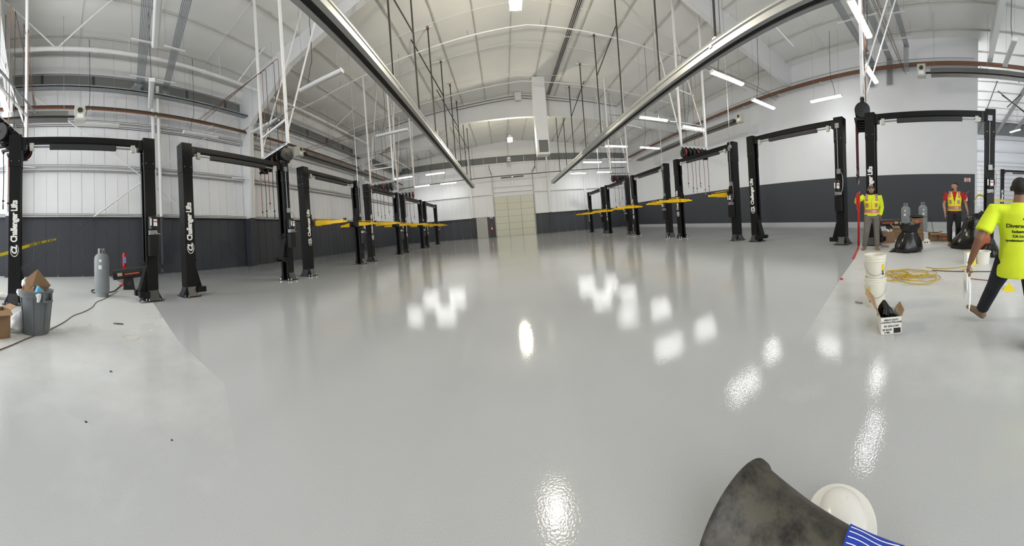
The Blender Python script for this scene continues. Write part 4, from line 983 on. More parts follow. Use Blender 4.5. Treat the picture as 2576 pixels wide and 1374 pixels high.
# caution tape, left and right
def tape(pts_, wdt, label, txt=True):
    t = thing('caution_tape', label, 'caution tape', pts_[0]); P0 = Vector(pts_[0])
    mb = MB(); pp = smooth(pts_, 6)
    rows_ = [[q_ - P0 + Vector((0, 0, wdt / 2)), q_ - P0 - Vector((0, 0, wdt / 2))] for q_ in pp]
    for a, b in zip(rows_[:-1], rows_[1:]):
        n_ = Vector((0, 0, 1)).cross(b[0] - a[0]).normalized() * .001
        mb.add([a[0], a[1], b[1], b[0], a[0] + n_, a[1] + n_, b[1] + n_, b[0] + n_], ((0, 1, 2, 3), (7, 6, 5, 4), (0, 3, 7, 4), (1, 5, 6, 2)))
    obj('tape_strip', mb, YTAPE, t)
    d = (Vector(pts_[-1]) - P0); L = d.length; k = max(2, int(L / (wdt * 8)))
    tm = text_mesh('CAUTION', wdt * .8, .0005, .001)
    for i in range(k):
        f_ = (i + .15) / k; a = P0 + d * f_
        j = min(range(len(pp)), key=lambda q_: (pp[q_] - a).length); q_ = pp[j] - P0; q2 = pp[min(j + 1, len(pp) - 1)] - P0
        e = (q2 - q_).normalized() if (q2 - q_).length > 1e-6 else d.normalized()
        side = Vector((0, 0, 1)).cross(e).normalized()
        if side.dot(-(P0 + q_)) < 0: e = -e; side = -side
        up_ = side.cross(e)
        # text reads along e, faces the hall
        o = put('tape_lettering', tm, BTXT, t)
        X_, Y_, Z_ = e, Vector((0, 0, 1)) - e * e.z, side
        Y_.normalize(); Z_ = X_.cross(Y_)
        if Z_.dot(-(P0 + q_)) < 0: X_ = -X_; Z_ = X_.cross(Y_)
        o.matrix_local = Matrix.Translation(q_ + Z_ * .004 - Y_ * wdt * .3) @ Matrix((X_, Y_, Z_)).transposed().to_4x4()
    return t
tape([PX(-30, 648, -6.6), PX(20, 636, -6.35), PX(60, 622, -6.6), PX(100, 611, -9.0), PX(141, 602, -11.55)], .075, 'yellow caution tape strung from the left column past the nearest lift')
tape([Vector((XR - .1, -1.2, 1.25)), PX(2460, 492, 12.0), PX(2482, 497, 8.2), PX(2520, 505, 9.5), Vector((20.0, -4.6, 1.5))], .08, 'yellow caution tape strung across the gap at far right')

# floor scraps
def scrap(u_, v_, w, d, label, mt_, rz=0.0, h=.004):
    q_ = FL(u_, v_); mb = MB(); k = 9; rnd = random.Random(int(u_ * 7 + v_))
    mb.prism([(w * math.cos(2 * PI * i / k) * (.7 + .5 * rnd.random()), d * math.sin(2 * PI * i / k) * (.7 + .5 * rnd.random())) for i in range(k)], 0, h)
    o = obj('floor_scrap', mb, mt_, None, loc=q_, rot=(0, 0, rz)); return tag(o, label, 'scrap')
q = FL(295, 816); t = thing('paint_brush', 'small dark brush lying on the pale floor at left', 'brush', q, 0.9)
obj('brush_handle', MB().cyl((0, 0, .012), (.1, 0, .014), .009, 8), DROD, t); obj('brush_bristles', MB().box((-.06, -.018, .002), (0, .018, .016)), mat('grey_bristle', (120, 118, 112), .8), t)
scrap(279, 935, .022, .012, 'small dark blue scrap on the near floor', mat('blue_scrap', (70, 74, 110), .5), .4)
scrap(216, 1062, .012, .006, 'tiny dark chip on the near left floor', BTXT, .8)
scrap(432, 1108, .008, .005, 'tiny grey speck on the near floor', DROD)
scrap(2207, 973, .012, .01, 'small white paper bit on the near right floor', LABELW)
ring_ = obj('tape_ring', MB().tube([FL(330, 850) + Vector((.115 * math.cos(a), .115 * math.sin(a), .0015)) for a in [2 * PI * i / 28 for i in range(28)]], .003, 5, closed=True), mat('pale_orange_chalk', (205, 186, 142), .8)); tag(ring_, 'faint orange ring mark on the pale floor at left', 'ring mark')

# ------------------------------------------------------------------ right-hand clutter
def bin_bag(loc, rotz, prof, label, seed, squash=(1, 1), lean=(0, 0), amp=.03):
    t = thing('rubbish_bag', label, 'rubbish bag', loc, rotz); n = 40
    rings = []; rnd = random.Random(seed); ph = [rnd.random() * 6.3 for _ in range(12)]
    zmax = prof[-1][1]
    for r_, z in prof:
        ring = []
        for j in range(n):
            a = 2 * PI * j / n
            k = 1 + amp / max(r_, .05) * (math.sin(3 * a + ph[0] + z * 5) * .6 + math.sin(7 * a + ph[1] + z * 9) * .4 + math.sin(13 * a + ph[2] - z * 14) * .25)
            ring.append(Vector((r_ * k * math.cos(a) * squash[0] + lean[0] * (z / zmax) ** 1.3, r_ * k * math.sin(a) * squash[1] + lean[1] * z / zmax, max(0, z + (amp * .5 * math.sin(5 * a + ph[3] + z * 8) if z > .03 else 0)))))
        rings.append(ring)
    obj('bag_body', MB().loft(rings), BAGB, t, smooth=True, angle=70)
    return t
pb = GR(2283, 6.95); t = bin_bag(pb, face_to(pb), [(.02, 0), (.3, 0), (.34, .05), (.33, .14), (.3, .26), (.24, .38), (.19, .45), (.17, .49), (.2, .54), (.25, .62), (.26, .68), (.22, .69), (.17, .58), (.02, .54)], 'black rubbish bag tied upright in front of the boxes', 4, (1.0, .9), (.06, 0))
obj('bag_corner', MB().tube([(-.2, -.05, .06), (-.36, -.08, .035), (-.46, -.1, .006)], [.1, .05, .005], 10), BAGB, t, smooth=True)
pb = GR(2436, 7.5); t = bin_bag(pb, face_to(pb), [(.02, 0), (.36, 0), (.4, .06), (.39, .18), (.33, .32), (.27, .44), (.25, .56), (.26, .66), (.25, .76), (.2, .84), (.1, .9), (.02, .9)], 'large black rubbish bag slumped against the right lift post', 9, (1.15, .85), (.25, 0), .04)
obj('bag_knot', MB().tube([(.28, 0, .82), (.36, .0, .95), (.44, 0, .9)], [.1, .05, .03], 8), BAGB, t, smooth=True)
pb = GR(2492, 6.4); bin_bag(pb, 0, [(.02, 0), (.2, 0), (.23, .06), (.18, .16), (.1, .24), (.02, .26)], 'small black rubbish bag beyond the white tub', 12, (1.3, 1))
pb = GR(2467, 6.6); o = obj('paper_sack', MB().loft([[Vector((x * .17, y * .1, z)) for x, y in ((-1, -1), (1, -1), (1, 1), (-1, 1))] for z in (0, .2, .4)] + [[Vector((x * .14, y * .04, .5)) for x, y in ((-1, -1), (1, -1), (1, 1), (-1, 1))]]), mat('orange_brown_sack', (176, 96, 62), .7, var=.15, scale=9), None, loc=pb, rot=(0, .15, face_to(pb))); tag(o, 'orange and brown paper sack leaning beside the large rubbish bag', 'sack')
# cartons
def sticker(par, x, z, w, h, y, mt_=ORANGEL, nm='orange_sticker'): return obj(nm, MB().box((x - w / 2, y - .002, z - h / 2), (x + w / 2, y, z + h / 2)), mt_, par)
def arrow(par, x, z, y, s=.05):
    return obj('arrow_print', MB().box((x - s * .12, y - .002, z - s * .5), (x + s * .12, y, z + s * .3)).add([(x - s * .4, y - .002, z + s * .2), (x + s * .4, y - .002, z + s * .2), (x, y - .002, z + s * .8)], ((0, 1, 2),)), mat('dark_red_print', (120, 40, 30), .6), par)
pb = GR(2233, 8.7); t = carton('cardboard_box', .4, .3, .34, pb, face_to(pb) + .15, 'brown cardboard box filled with white cups beside the first worker', flaps=False)
for i, (dx, dy) in enumerate(((-.1, -.05), (0, .04), (.1, -.06), (.12, .06), (-.05, .06))):
    o = obj('paper_cup', MB().lathe([(0, 0), (.04, 0), (.05, .1), (.046, .1), (.036, .01), (0, .01)], 14), PLWHITE, None, smooth=True, loc=pb + Vector((dx, dy, .3))); o.rotation_euler = (.4 * (i % 3 - 1), .5 * (i % 2), 0); tag(o, ('white cup lying at the left of the open box of cups', 'white cup standing in the middle of the open box of cups', 'white cup at the right front of the open box of cups', 'white cup at the right back of the open box of cups', 'white cup half hidden at the back of the open box of cups')[i], 'cup', 'white cups in the box')
pb = GR(2260, 9.5); t = carton('cardboard_box', .36, .34, .22, pb, face_to(pb) - .1, 'lower closed carton between the box of cups and the tall stack', open_=False)
t = carton('cardboard_box', .36, .34, .22, pb + Vector((.01, .01, .221)), face_to(pb) - .05, 'upper opened carton between the box of cups and the tall stack', fl=.7)
pb = GR(2307, 9.1)
for i, lab in enumerate(('bottom carton of the three-high stack with red arrows', 'middle carton of the three-high stack behind the rubbish bag', 'top carton of the three-high stack with an orange sticker')):
    t = carton('cardboard_box', .4 - .02 * i, .34, .235, pb + Vector((0, 0, .236 * i)), face_to(pb) + (.08, -.06, .03)[i], lab, open_=False, group='stacked cartons')
    sticker(t, 0, .15, .1, .06, -.17); arrow(t, -.14, .1, -.17); arrow(t, .14, .1, -.17)
top = pb + Vector((0, 0, .236 * 3))
t = thing('angle_grinder', 'black power tool with cable lying on the top carton', 'power tool', top, face_to(pb) + .1)
obj('tool_body', MB().tube([(-.18, 0, .06), (-.1, 0, .06), (.1, 0, .06), (.2, 0, .05)], [.05, .058, .05, .03], 12), BLACKP, t, smooth=True); obj('tool_head', MB().cyl((-.19, 0, .02), (-.19, 0, .1), .045, 12), DROD, t); obj('tool_disc', MB().cyl((-.2, 0, .012), (-.2, 0, .018), .09, 20), GALV, t)
obj('tool_handle', MB().tube([(.2, 0, .05), (.3, 0, .045), (.36, 0, .03)], [.028, .022, .012], 8), mat('grey_grip', (120, 124, 110), .5), t)
obj('tool_cable', MB().tube(smooth([(.36, 0, .03), (.46, -.02, -.1), (.5, -.05, -.35), (.56, -.05, -.55), (.62, -.02, -.69)]), .008, 6), RUBBER, t)
pb = GR(2350, 9.0); t = carton('cardboard_box', .33, .3, .26, pb, face_to(pb) + .2, 'open carton right of the white hard hat', fl=.8); arrow(t, -.08, .12, -.15)
pb = GR(2374, 8.95); t = carton('cardboard_box', .27, .26, .22, pb, face_to(pb) - .1, 'small carton with an orange sticker by the second worker', fl=.55); sticker(t, .03, .1, .1, .05, -.13)
pb = GR(2264, 10.2); o = obj('scrap_lumber', MB().box((-.7, -.3, 0), (.5, .3, .03)).box((-.5, -.15, .03), (.2, -.05, .06)).box((-.2, .05, .03), (.6, .12, .05)), mat('pale_lumber', (176, 160, 138), .8, var=.15), None, loc=pb, rot=(0, 0, face_to(pb))); tag(o, 'scraps of boards and packing laid behind the cartons', 'lumber')
pb = GR(2405, 9.6); o = obj('plastic_film', MB().lathe([(0, .0), (.5, 0), (.45, .08), (.3, .16), (.1, .2), (0, .2)], 22), CLEARP, None, smooth=True, loc=pb); wobble(o.data, .06, 9, 21); tag(o, 'pale crumpled plastic film on the floor behind the second worker', 'plastic film')
pb = FL(2226, 621); card_panel('cardboard_flap', [pb + Vector((-.1, -.12, .004)), pb + Vector((.12, -.1, .004)), pb + Vector((.1, .1, .02)), pb + Vector((-.12, .1, .004))], .005, 'flat piece of cardboard on the floor before the box of cups')
# hard hats
HATW = mat('white_hard_hat_shell', (232, 230, 224), .25, var=.02)
def hard_hat(loc, rot, label, s=1.0, marks=True, k=1.0, br=1.0):
    t = thing('hard_hat', label, 'hard hat', loc); t.rotation_euler = rot
    n = 36; rings = []
    for zz, rr0 in ((.0, 1.0), (.012, .985), (.018, .86), (.03, .8), (.06, .775), (.09, .72), (.115, .62), (.135, .46), (.147, .26), (.15, .04)):
        ring = []
        for j in range(n):
            a = 2 * PI * j / n; brim = rr0 > .83
            ex, ey = (.15, .18) if brim else (.14, .165)
            ring.append(Vector((ex * rr0 * math.cos(a) * s * (br if brim else 1), ey * rr0 * math.sin(a) * s * (br if brim else 1) + (.008 if brim and math.sin(a) < 0 else 0) * s, zz * s * k)))
        rings.append(ring)
    sh = obj('shell', MB().loft(rings), HATW, t, smooth=True, angle=50)
    for x in (-.035, .0, .035):
        obj('crown_ridge', MB().tube([Vector((x * s, y * s, (.152 - 5.0 * y * y - 3.5 * x * x - .012) * s * k)) for y in (-.1, -.06, 0, .06, .1)], [.003 * s, .009 * s, .011 * s, .009 * s, .003 * s], 8), HATW, t, smooth=True)
    if marks:
        for x, z in ((.02, .06), (-.05, .055)): obj('black_sticker', MB().bx((x * s, -.134 * s, z * s), (.035 * s, .012, .035 * s)), BTXT, t)
    return t
pb = GR(2331, 8.3); hard_hat(pb, (0, 0, face_to(pb)), 'white hard hat with black stickers on the floor by the cartons', 1.0)

# stacked buckets
pb = FL(2204, 768); rz_ = face_to(pb)
def bucket(z, label, graphic_side):
    t = thing('plastic_bucket', label, 'bucket', pb + Vector((0, 0, z)), rz_)
    obj('bucket_body', MB().lathe([(0, 0), (.1, 0), (.105, .01), (.118, .27), (.125, .27), (.125, .285), (.119, .29), (.126, .3), (.126, .315), (.121, .32), (.128, .325), (.128, .34), (.118, .34), (.1, .02), (0, .02)], 32), PLBUCK, t, smooth=True, angle=30)
    obj('bail_wire', MB().tube([Vector((.125 * math.cos(a), -.03 - .1 * math.sin(a) * .9, .25 - .13 * math.sin(a))) for a in [PI * i / 14 for i in range(15)]], .003, 5), GALV, t)
    g_ = MB()
    for i, (a0, z0, z1, m_) in enumerate(((-1.0, .1, .22, 0), (-.86, .1, .2, 0))): pass
    for k, (ang, z0, z1, hw, mt_) in enumerate(((graphic_side, .17, .24, .16, YTAPE), (graphic_side - .02, .12, .165, .12, BTXT), (graphic_side - .2 * (1 if graphic_side > -1.5 else -1), .07, .085, .2, BTXT))):
        lab = MB(); R_ = .106 + .012 * (z0 + z1) / 2 / .27 + .003
        for i in range(4):
            a0, a1 = ang - hw + 2 * hw * i / 4, ang - hw + 2 * hw * (i + 1) / 4
            lab.add([(R_ * math.cos(a), R_ * math.sin(a), z) for z in (z0, z1) for a in (a0, a1)], ((0, 1, 3, 2),))
        obj('bucket_print', lab, mt_, t)
    return t
bucket(0.0, 'lower white bucket of the two stacked in front of the contractor-bag box', -2.3)
bucket(.255, 'upper white bucket of the two, with wire handle', -.75)
o = obj('steel_tube', MB().cyl((0, 0, .012), (.09, .02, .012), .01, 8), CHROME, None, loc=FL(2170, 765), rot=(0, 0, 1.2)); tag(o, 'small shiny metal tube lying beside the buckets', 'tube')

# box of contractor bags
pb = FL(2236, 826); rz_ = face_to(pb) + .18
t = thing('bag_carton', 'small white printed carton of contractor bags with torn lid before the buckets', 'carton', pb, rz_)
t.scale = (1.28, 1.28, 1.25)
W_, D_, H_ = .15, .2, .125
WPRINT = mat('white_carton_print', (222, 220, 212), .6, var=.04)
obj('carton_shell', MB().box((-W_ / 2, -D_ / 2, 0), (W_ / 2, D_ / 2, .004)).box((-W_ / 2, -D_ / 2, 0), (W_ / 2, -D_ / 2 + .004, H_)).box((-W_ / 2, D_ / 2 - .004, 0), (W_ / 2, D_ / 2, H_)).box((-W_ / 2, -D_ / 2, 0), (-W_ / 2 + .004, D_ / 2, H_)).box((W_ / 2 - .004, -D_ / 2, 0), (W_ / 2, D_ / 2, H_)), WPRINT, t)
lid = MB(); lp = [(-W_ / 2, -D_ / 2 + .01, H_), (-W_ / 2 - .03, -.03, H_ + .05), (-W_ / 2 - .09, .04, H_ + .14), (-W_ / 2 - .075, .07, H_ + .165), (-W_ / 2 - .02, D_ / 2, H_ + .09), (-W_ / 2, D_ / 2, H_)]
nn = Vector((.8, 0, .5)).normalized() * .004
lid.add([Vector(q_) for q_ in lp] + [Vector(q_) + nn for q_ in lp], [tuple(range(5, -1, -1)), tuple(range(6, 12))] + [(i, (i + 1) % 6, 6 + (i + 1) % 6, 6 + i) for i in range(6)])
obj('torn_lid', lid, CARDD, t)
obj('side_flap', MB().add([(W_ / 2, -D_ / 2, H_), (W_ / 2 + .03, -D_ / 2 + .04, H_ + .03), (W_ / 2 + .03, D_ / 2 - .02, H_ + .045), (W_ / 2, D_ / 2, H_), (W_ / 2 - .004, -D_ / 2, H_), (W_ / 2 + .026, -D_ / 2 + .04, H_ + .03), (W_ / 2 + .026, D_ / 2 - .02, H_ + .045), (W_ / 2 - .004, D_ / 2, H_)], ((0, 1, 2, 3), (7, 6, 5, 4), (0, 4, 5, 1), (1, 5, 6, 2), (2, 6, 7, 3))), CARDD, t)
for i, (s_t, sz, z) in enumerate((('HEAVY DUTY', .017, .1), ('CONTRACTOR BAGS', .015, .083), ('42 GALLON', .02, .055), ('20 BAGS', .018, .03), ('3 MIL', .018, .01))):
    put('carton_lettering', text_mesh(s_t, sz, .0005, .0006, align='CENTER'), BTXT, t, (0 if i < 3 else (-.03 if i == 3 else -.03), -D_ / 2 - .001, z), (PI / 2, 0, 0))
obj('print_block', MB().box((.015, -D_ / 2 - .001, .008), (.065, -D_ / 2, .045)), BTXT, t)
o = obj('bag_roll', MB().cyl((0, -.07, .085), (0, .08, .085), .055, 24), BAGB, None, smooth=True, loc=pb, rot=(0, 0, rz_)); o.location = pb + Vector((.012, .0, .005)); o.scale = (1.2, 1.2, 1.2); tag(o, 'shiny black roll of bags inside the contractor-bag carton', 'bag roll')
o = obj('loose_bag', MB().tube([(-.045, .03, .1), (-.05, .02, .16), (-.03, .0, .2), (-.02, -.02, .17), (-.03, -.05, .12)], [.03, .022, .018, .025, .03], 10), BAGB, None, smooth=True, loc=pb, rot=(0, 0, rz_)); wobble(o.data, .008, 70, 4); o.scale = (1.25, 1.25, 1.25); tag(o, 'loose black bag end pulled up out of the contractor-bag carton', 'bag')

# coiled yellow hose
rnd = random.Random(5); pts_ = []
c0 = FL(2283, 695)
for i in range(150):
    a = i * .42; k = i / 150
    cx = -.12 + .18 * math.sin(k * 9.5) + .22 * (k - .4); cy = .22 * math.sin(k * 6 + 1); rr0 = .17 + .1 * math.sin(k * 17) + .05 * rnd.random()
    pts_.append(Vector((cx + rr0 * math.cos(a), cy * 1.3 + rr0 * 1.15 * math.sin(a), .012 + .03 * abs(math.sin(i * .37)))))
o = obj('yellow_air_hose', MB().tube([c0 + Vector((q_.x * .9 , q_.y, q_.z)) for q_ in smooth(pts_, 2)], .008, 6), CORDY, None, smooth=True); tag(o, 'tangled coil of yellow hose on the floor before the rubbish bags', 'hose')
cord([(2330, 672), (2360, 676), (2400, 674), (2430, 670), (2445, 676), (2436, 684), (2420, 680), (2440, 672)], 'yellow hose line running from the coil to the yellow box', CORDY, .008, .01, 'hose')
cord([(2345, 680), (2380, 682), (2420, 683), (2470, 683), (2500, 683)], 'second brown hose line running right from the coil', CORDB, .008, .01, 'hose')
cord([(2447, 685), (2428, 690), (2430, 698), (2450, 702), (2490, 706), (2520, 708)], 'thin red cord behind the near worker', mat('dark_red_cord', (120, 50, 44), .5), .006, .008)
pb = FL(2440, 664); t = thing('product_box', 'yellow and white product box with black print beside the white tub', 'carton', pb, face_to(pb) + .5)
obj('box_shell', MB().box((-.1, -.06, 0), (.1, .06, .24)), LABELW, t); obj('yellow_print', MB().box((-.02, -.062, 0), (.102, -.06, .1)).box((-.02, -.062, .16), (.102, -.06, .238)), YTAPE, t); obj('black_print', MB().box((-.0, -.064, .09), (.08, -.061, .13)).box((-.09, -.064, .03), (-.05, -.061, .06)), BTXT, t); obj('box_top', MB().box((-.1, -.06, .24), (.1, .06, .243)), YTAPE, t)
pb = FL(2472, 662); t = thing('plastic_tub', 'white plastic tub half hidden by the near worker', 'tub', pb)
obj('tub_body', MB().lathe([(0, 0), (.13, 0), (.15, .22), (.165, .22), (.165, .24), (.14, .24), (.12, .02), (0, .02)], 28), PLWHITE, t, smooth=True, angle=30)
pb = FL(2530, 752); o = obj('caution_sign', MB().add([(-.09, 0, 0), (.09, 0, 0), (0, .02, .16), (-.09, .012, 0), (.09, .012, 0), (0, .03, .16)], ((0, 1, 2), (5, 4, 3), (0, 3, 4, 1), (1, 4, 5, 2), (2, 5, 3, 0))), YTAPE, None, loc=pb + Vector((.3, -.1, 0)), rot=(-.9, 0, face_to(pb))); tag(o, 'yellow floor sign partly hidden between the near worker and the frame edge', 'sign')

# ------------------------------------------------------------------ foreground: tilted grey bin and hard hat
BIN = mat('dark_scuffed_rubber', (58, 55, 47), .45, var=.75, scale=11, bump=.12, bscale=40)
nt_ = BIN.node_tree; mx_ = [n_ for n_ in nt_.nodes if n_.type == 'MIX'][0]; ns_ = mx_.inputs[0].links[0].from_node
mr_ = nt_.nodes.new('ShaderNodeMapRange'); mr_.inputs[1].default_value = .38; mr_.inputs[2].default_value = .6; ns_.inputs['Roughness'].default_value = .7
nt_.links.new(ns_.outputs[0], mr_.inputs[0]); nt_.links.new(mr_.outputs[0], mx_.inputs[0])
# rim towards the upper left, narrow end towards the lower right; it lies on its side
ax0 = Vector((.565, .605, .18)); ax1 = Vector((.60, .02, .13))
t = thing('rubber_bin', 'scuffed dark rubber bin lying on its side at the bottom edge of the photo', 'bin', (ax0.x, ax0.y, 0))
d_ = (ax1 - ax0); L_ = d_.length; Q = d_.to_track_quat('Z', 'Y').to_matrix().to_4x4(); Q.translation = Vector((0, 0, ax0.z))
R0, R1 = .175, .125
o = obj('bin_body', MB().lathe([(R0, 0), (R0 + .006, .004), (R0 + .004, .02), (R0 - .006, .03), (R0 - .025, L_ * .33), (R0 - .042, L_ * .66), (R1, L_), (R1 - .01, L_), (0, L_), (0, L_ - .01), (R1 - .02, L_ - .01), (R0 - .012, .02), (R0, 0)], 44, cap=False), BIN, t, smooth=True, angle=40); o.matrix_local = Q
obj('mould_seam', MB().tube([Q @ Vector((.142 * .9, -.142, .03)), Q @ Vector((.135 * .9, -.135, .12)), Q @ Vector((.125 * .9, -.125, .2))], .0015, 5), mat('pale_seam', (170, 168, 160), .5), t)
BLUED = mat('blue_label_print', (28, 62, 176), .4, var=.05)
lab = MB(); wv = []
def bin_pt(a, zz, k=.002): r_ = R0 - .006 - (R0 - R1 - .006) * zz / L_ + k + .006; return Q @ Vector((r_ * math.cos(a), r_ * math.sin(a), zz))
UPA = max([2 * PI * i / 72 for i in range(72)], key=lambda a: (Q.to_3x3() @ Vector((math.cos(a), math.sin(a), 0))).z)
RGT = 1 if (Q.to_3x3() @ Vector((math.cos(UPA + .3), math.sin(UPA + .3), 0))).x > 0 else -1
for i in range(5):
    for k in range(3):
        a0, a1 = UPA + RGT * (.05 + .1 * i), UPA + RGT * (.15 + .1 * i); z0, z1 = .33 + .05 * k, .38 + .05 * k
        lab.add([bin_pt(a0, z0), bin_pt(a1, z0), bin_pt(a1, z1), bin_pt(a0, z1)], ((0, 1, 2, 3),))
obj('blue_label', lab, BLUED, t)
for k in range(4): obj('wave_line', MB().tube([bin_pt(UPA + RGT * (.12 + .11 * k + .02 * math.sin(i * .9)), .335 + .0165 * i, .003) for i in range(9)], .0012, 4), LETTER, t)
hard_hat(Vector((.875, .39, 0)), (0, 0, math.radians(-35)), 'white hard hat on the floor beside the dark bin at the bottom edge', .74, marks=False, k=.72, br=1.1)
# ------------------------------------------------------------------ people
from mathutils.bvhtree import BVHTree
HIVIS = mat('hi_vis_yellow_cloth', (214, 232, 40), .75, var=.06, scale=9, bump=.25, bscale=30)
HIVEST = mat('hi_vis_vest_mesh', (226, 226, 46), .75, var=.06, scale=9)
ORBAND = mat('orange_vest_trim', (236, 112, 44), .7)
SILV = mat('silver_reflective_band', (150, 150, 146), .4, metal=.3)
GREYTR = mat('grey_work_trousers', (106, 102, 96), .85, var=.12, scale=8, bump=.3, bscale=24)
DARKTR = mat('charcoal_work_trousers', (36, 36, 38), .85, var=.15, scale=8, bump=.3, bscale=24)
NAVYTR = mat('navy_work_trousers', (24, 26, 36), .85, var=.15, scale=8, bump=.35, bscale=20)
REDSH = mat('red_t_shirt', (168, 24, 34), .8, var=.08, scale=9)
BOOT = mat('tan_work_boot', (128, 106, 84), .7, var=.15, scale=14)
SOLE = mat('dark_boot_sole', (70, 58, 46), .8)
SKIN1 = mat('skin_medium', (150, 108, 86), .55, var=.06, scale=14)
SKIN2 = mat('skin_olive', (170, 124, 100), .55, var=.06, scale=14)
SKIN3 = mat('skin_tan_brown', (132, 92, 72), .55, var=.06, scale=14)
HAIRD = mat('dark_hair', (22, 19, 18), .7, var=.2, scale=60, bump=.5, bscale=160)
BUZZ = mat('short_grey_hair', (84, 72, 64), .75, var=.15, scale=90)
BEARD = mat('dark_beard', (34, 28, 26), .8, var=.2, scale=80)
EYEW = mat('eye_white', (220, 216, 208), .3); EYED = mat('eye_iris', (30, 22, 18), .25)
LIP = mat('lip', (128, 74, 66), .5)
def ell(path, n=14, side=(1, 0, 0)):
    """elliptical tube: path of (point, r_side, r_depth)"""
    rings = []; P = [Vector(q[0]) for q in path]
    for i, q in enumerate(path):
        d = P[min(i + 1, len(P) - 1)] - P[max(i - 1, 0)]; d.normalize()
        s = Vector(side); s = s - d * s.dot(d)
        if s.length < .05: s = d.orthogonal()
        s.normalize(); f_ = d.cross(s)
        rx, ry = q[1], (q[2] if len(q) > 2 else q[1])
        rings.append([P[i] + s * (rx * math.cos(2 * PI * j / n)) + f_ * (ry * math.sin(2 * PI * j / n)) for j in range(n)])
    return rings
def ball(c, rx, ry, rz, n=14, m=9):
    c = Vector(c); rings = []
    for i in range(m + 1):
        t_ = PI * i / m; s = max(math.sin(t_), .02)
        rings.append([c + Vector((rx * s * math.cos(2 * PI * j / n), ry * s * math.sin(2 * PI * j / n), -rz * math.cos(t_))) for j in range(n)])
    return rings
def fuse(name, lofts, voxel, smooth_n=4):
    mb = MB()
    for L_ in lofts: mb.loft(L_)
    me = mb.mesh(name); o = bpy.data.objects.new(name, me); COL.objects.link(o)
    m = o.modifiers.new('r', 'REMESH'); m.mode = 'VOXEL'; m.voxel_size = voxel
    dg = bpy.context.evaluated_depsgraph_get(); dg.update()
    me2 = bpy.data.meshes.new_from_object(o.evaluated_get(dg)); bpy.data.objects.remove(o); bpy.data.meshes.remove(me)
    bm = bmesh.new(); bm.from_mesh(me2)
    for _ in range(smooth_n): bmesh.ops.smooth_vert(bm, verts=bm.verts, factor=.5, use_axis_x=True, use_axis_y=True, use_axis_z=True)
    bm.to_mesh(me2); bm.free()
    me2.polygons.foreach_set('use_smooth', [True] * len(me2.polygons)); me2.name = name
    return me2
def paint(me, mats, fn):
    me.materials.clear()
    for m in mats: me.materials.append(m)
    me.polygons.foreach_set('material_index', [fn(p.center, p.normal) for p in me.polygons]); me.update()
def cut(me, keep):
    bm = bmesh.new(); bm.from_mesh(me)
    bmesh.ops.delete(bm, geom=[f for f in bm.faces if not keep(f.calc_center_median())], context='FACES')
    bm.to_mesh(me); bm.free()
def hand_lofts(w, tip, palm_n, spread=.0, curl=.5, thumb=1, s=1.0):
    """w: wrist, tip: direction of the fingers, palm_n: direction the palm faces"""
    w = Vector(w); d = Vector(tip).normalized(); n = Vector(palm_n); n = (n - d * n.dot(d)).normalized(); sd = d.cross(n)
    L = []
    L.append(ell([(w - d * .02, .026 * s, .02 * s), (w + d * .03 * s, .036 * s, .017 * s), (w + d * .075 * s, .043 * s, .015 * s), (w + d * .095 * s, .04 * s, .012 * s)], 12, sd))
    for k, (off, ln) in enumerate(((-.034, .062), (-.0115, .075), (.0115, .08), (.034, .07))):
        b = w + d * .09 * s + sd * off * s; d1 = (d + sd * off * (3 + spread * 8) + n * .25 * curl).normalized(); d2 = (d1 + n * .9 * curl).normalized(); d3 = (d2 + n * 1.0 * curl).normalized()
        p1 = b + d1 * ln * .42 * s; p2 = p1 + d2 * ln * .33 * s; p3 = p2 + d3 * ln * .28 * s
        L.append(ell([(b - d * .015, .0095 * s), (b, .0095 * s), (p1, .0088 * s), (p2, .008 * s), (p3, .0066 * s)], 8))
    b = w + d * .03 * s - sd * .032 * thumb * s if False else w + d * .028 * s + sd * (-.032) * thumb * s
    t1 = (d * .7 - sd * .65 * thumb + n * .35).normalized(); t2 = (d * .9 - sd * .1 * thumb + n * .5 * (1 + curl)).normalized()
    p1 = b + t1 * .042 * s; p2 = p1 + t2 * .034 * s
    L.append(ell([(b, .014 * s), (p1, .0115 * s), (p2, .0085 * s)], 8))
    return L
def head_lofts(c, R3):
    """c: head centre; R3: rotation, local face looks along +y"""
    c = Vector(c); out = []
    def T(rings): return [[c + R3 @ v for v in r_] for r_ in rings]
    out.append(T(ball((0, -.012, .03), .076, .094, .088)))
    out.append(T(ball((0, .03, -.035), .06, .062, .078)))          # face and jaw
    out.append(T(ball((0, .068, -.085), .026, .02, .022)))         # chin
    out.append(T(ell([((0, .085, .022), .009), ((0, .1, -.005), .011), ((0, .112, -.022), .0155), ((0, .098, -.034), .012)], 10)))   # nose
    out.append(T(ell([((-.045, .072, .034), .009, .011), ((0, .086, .038), .012, .012), ((.045, .072, .034), .009, .011)], 8, (0, 1, 0))))  # brow
    for s in (-1, 1):
        out.append(T(ball((s * .079, -.006, -.002), .012, .022, .032, 10, 7)))
        out.append(T(ball((s * .04, .062, -.012), .02, .02, .016, 10, 6)))
    return out
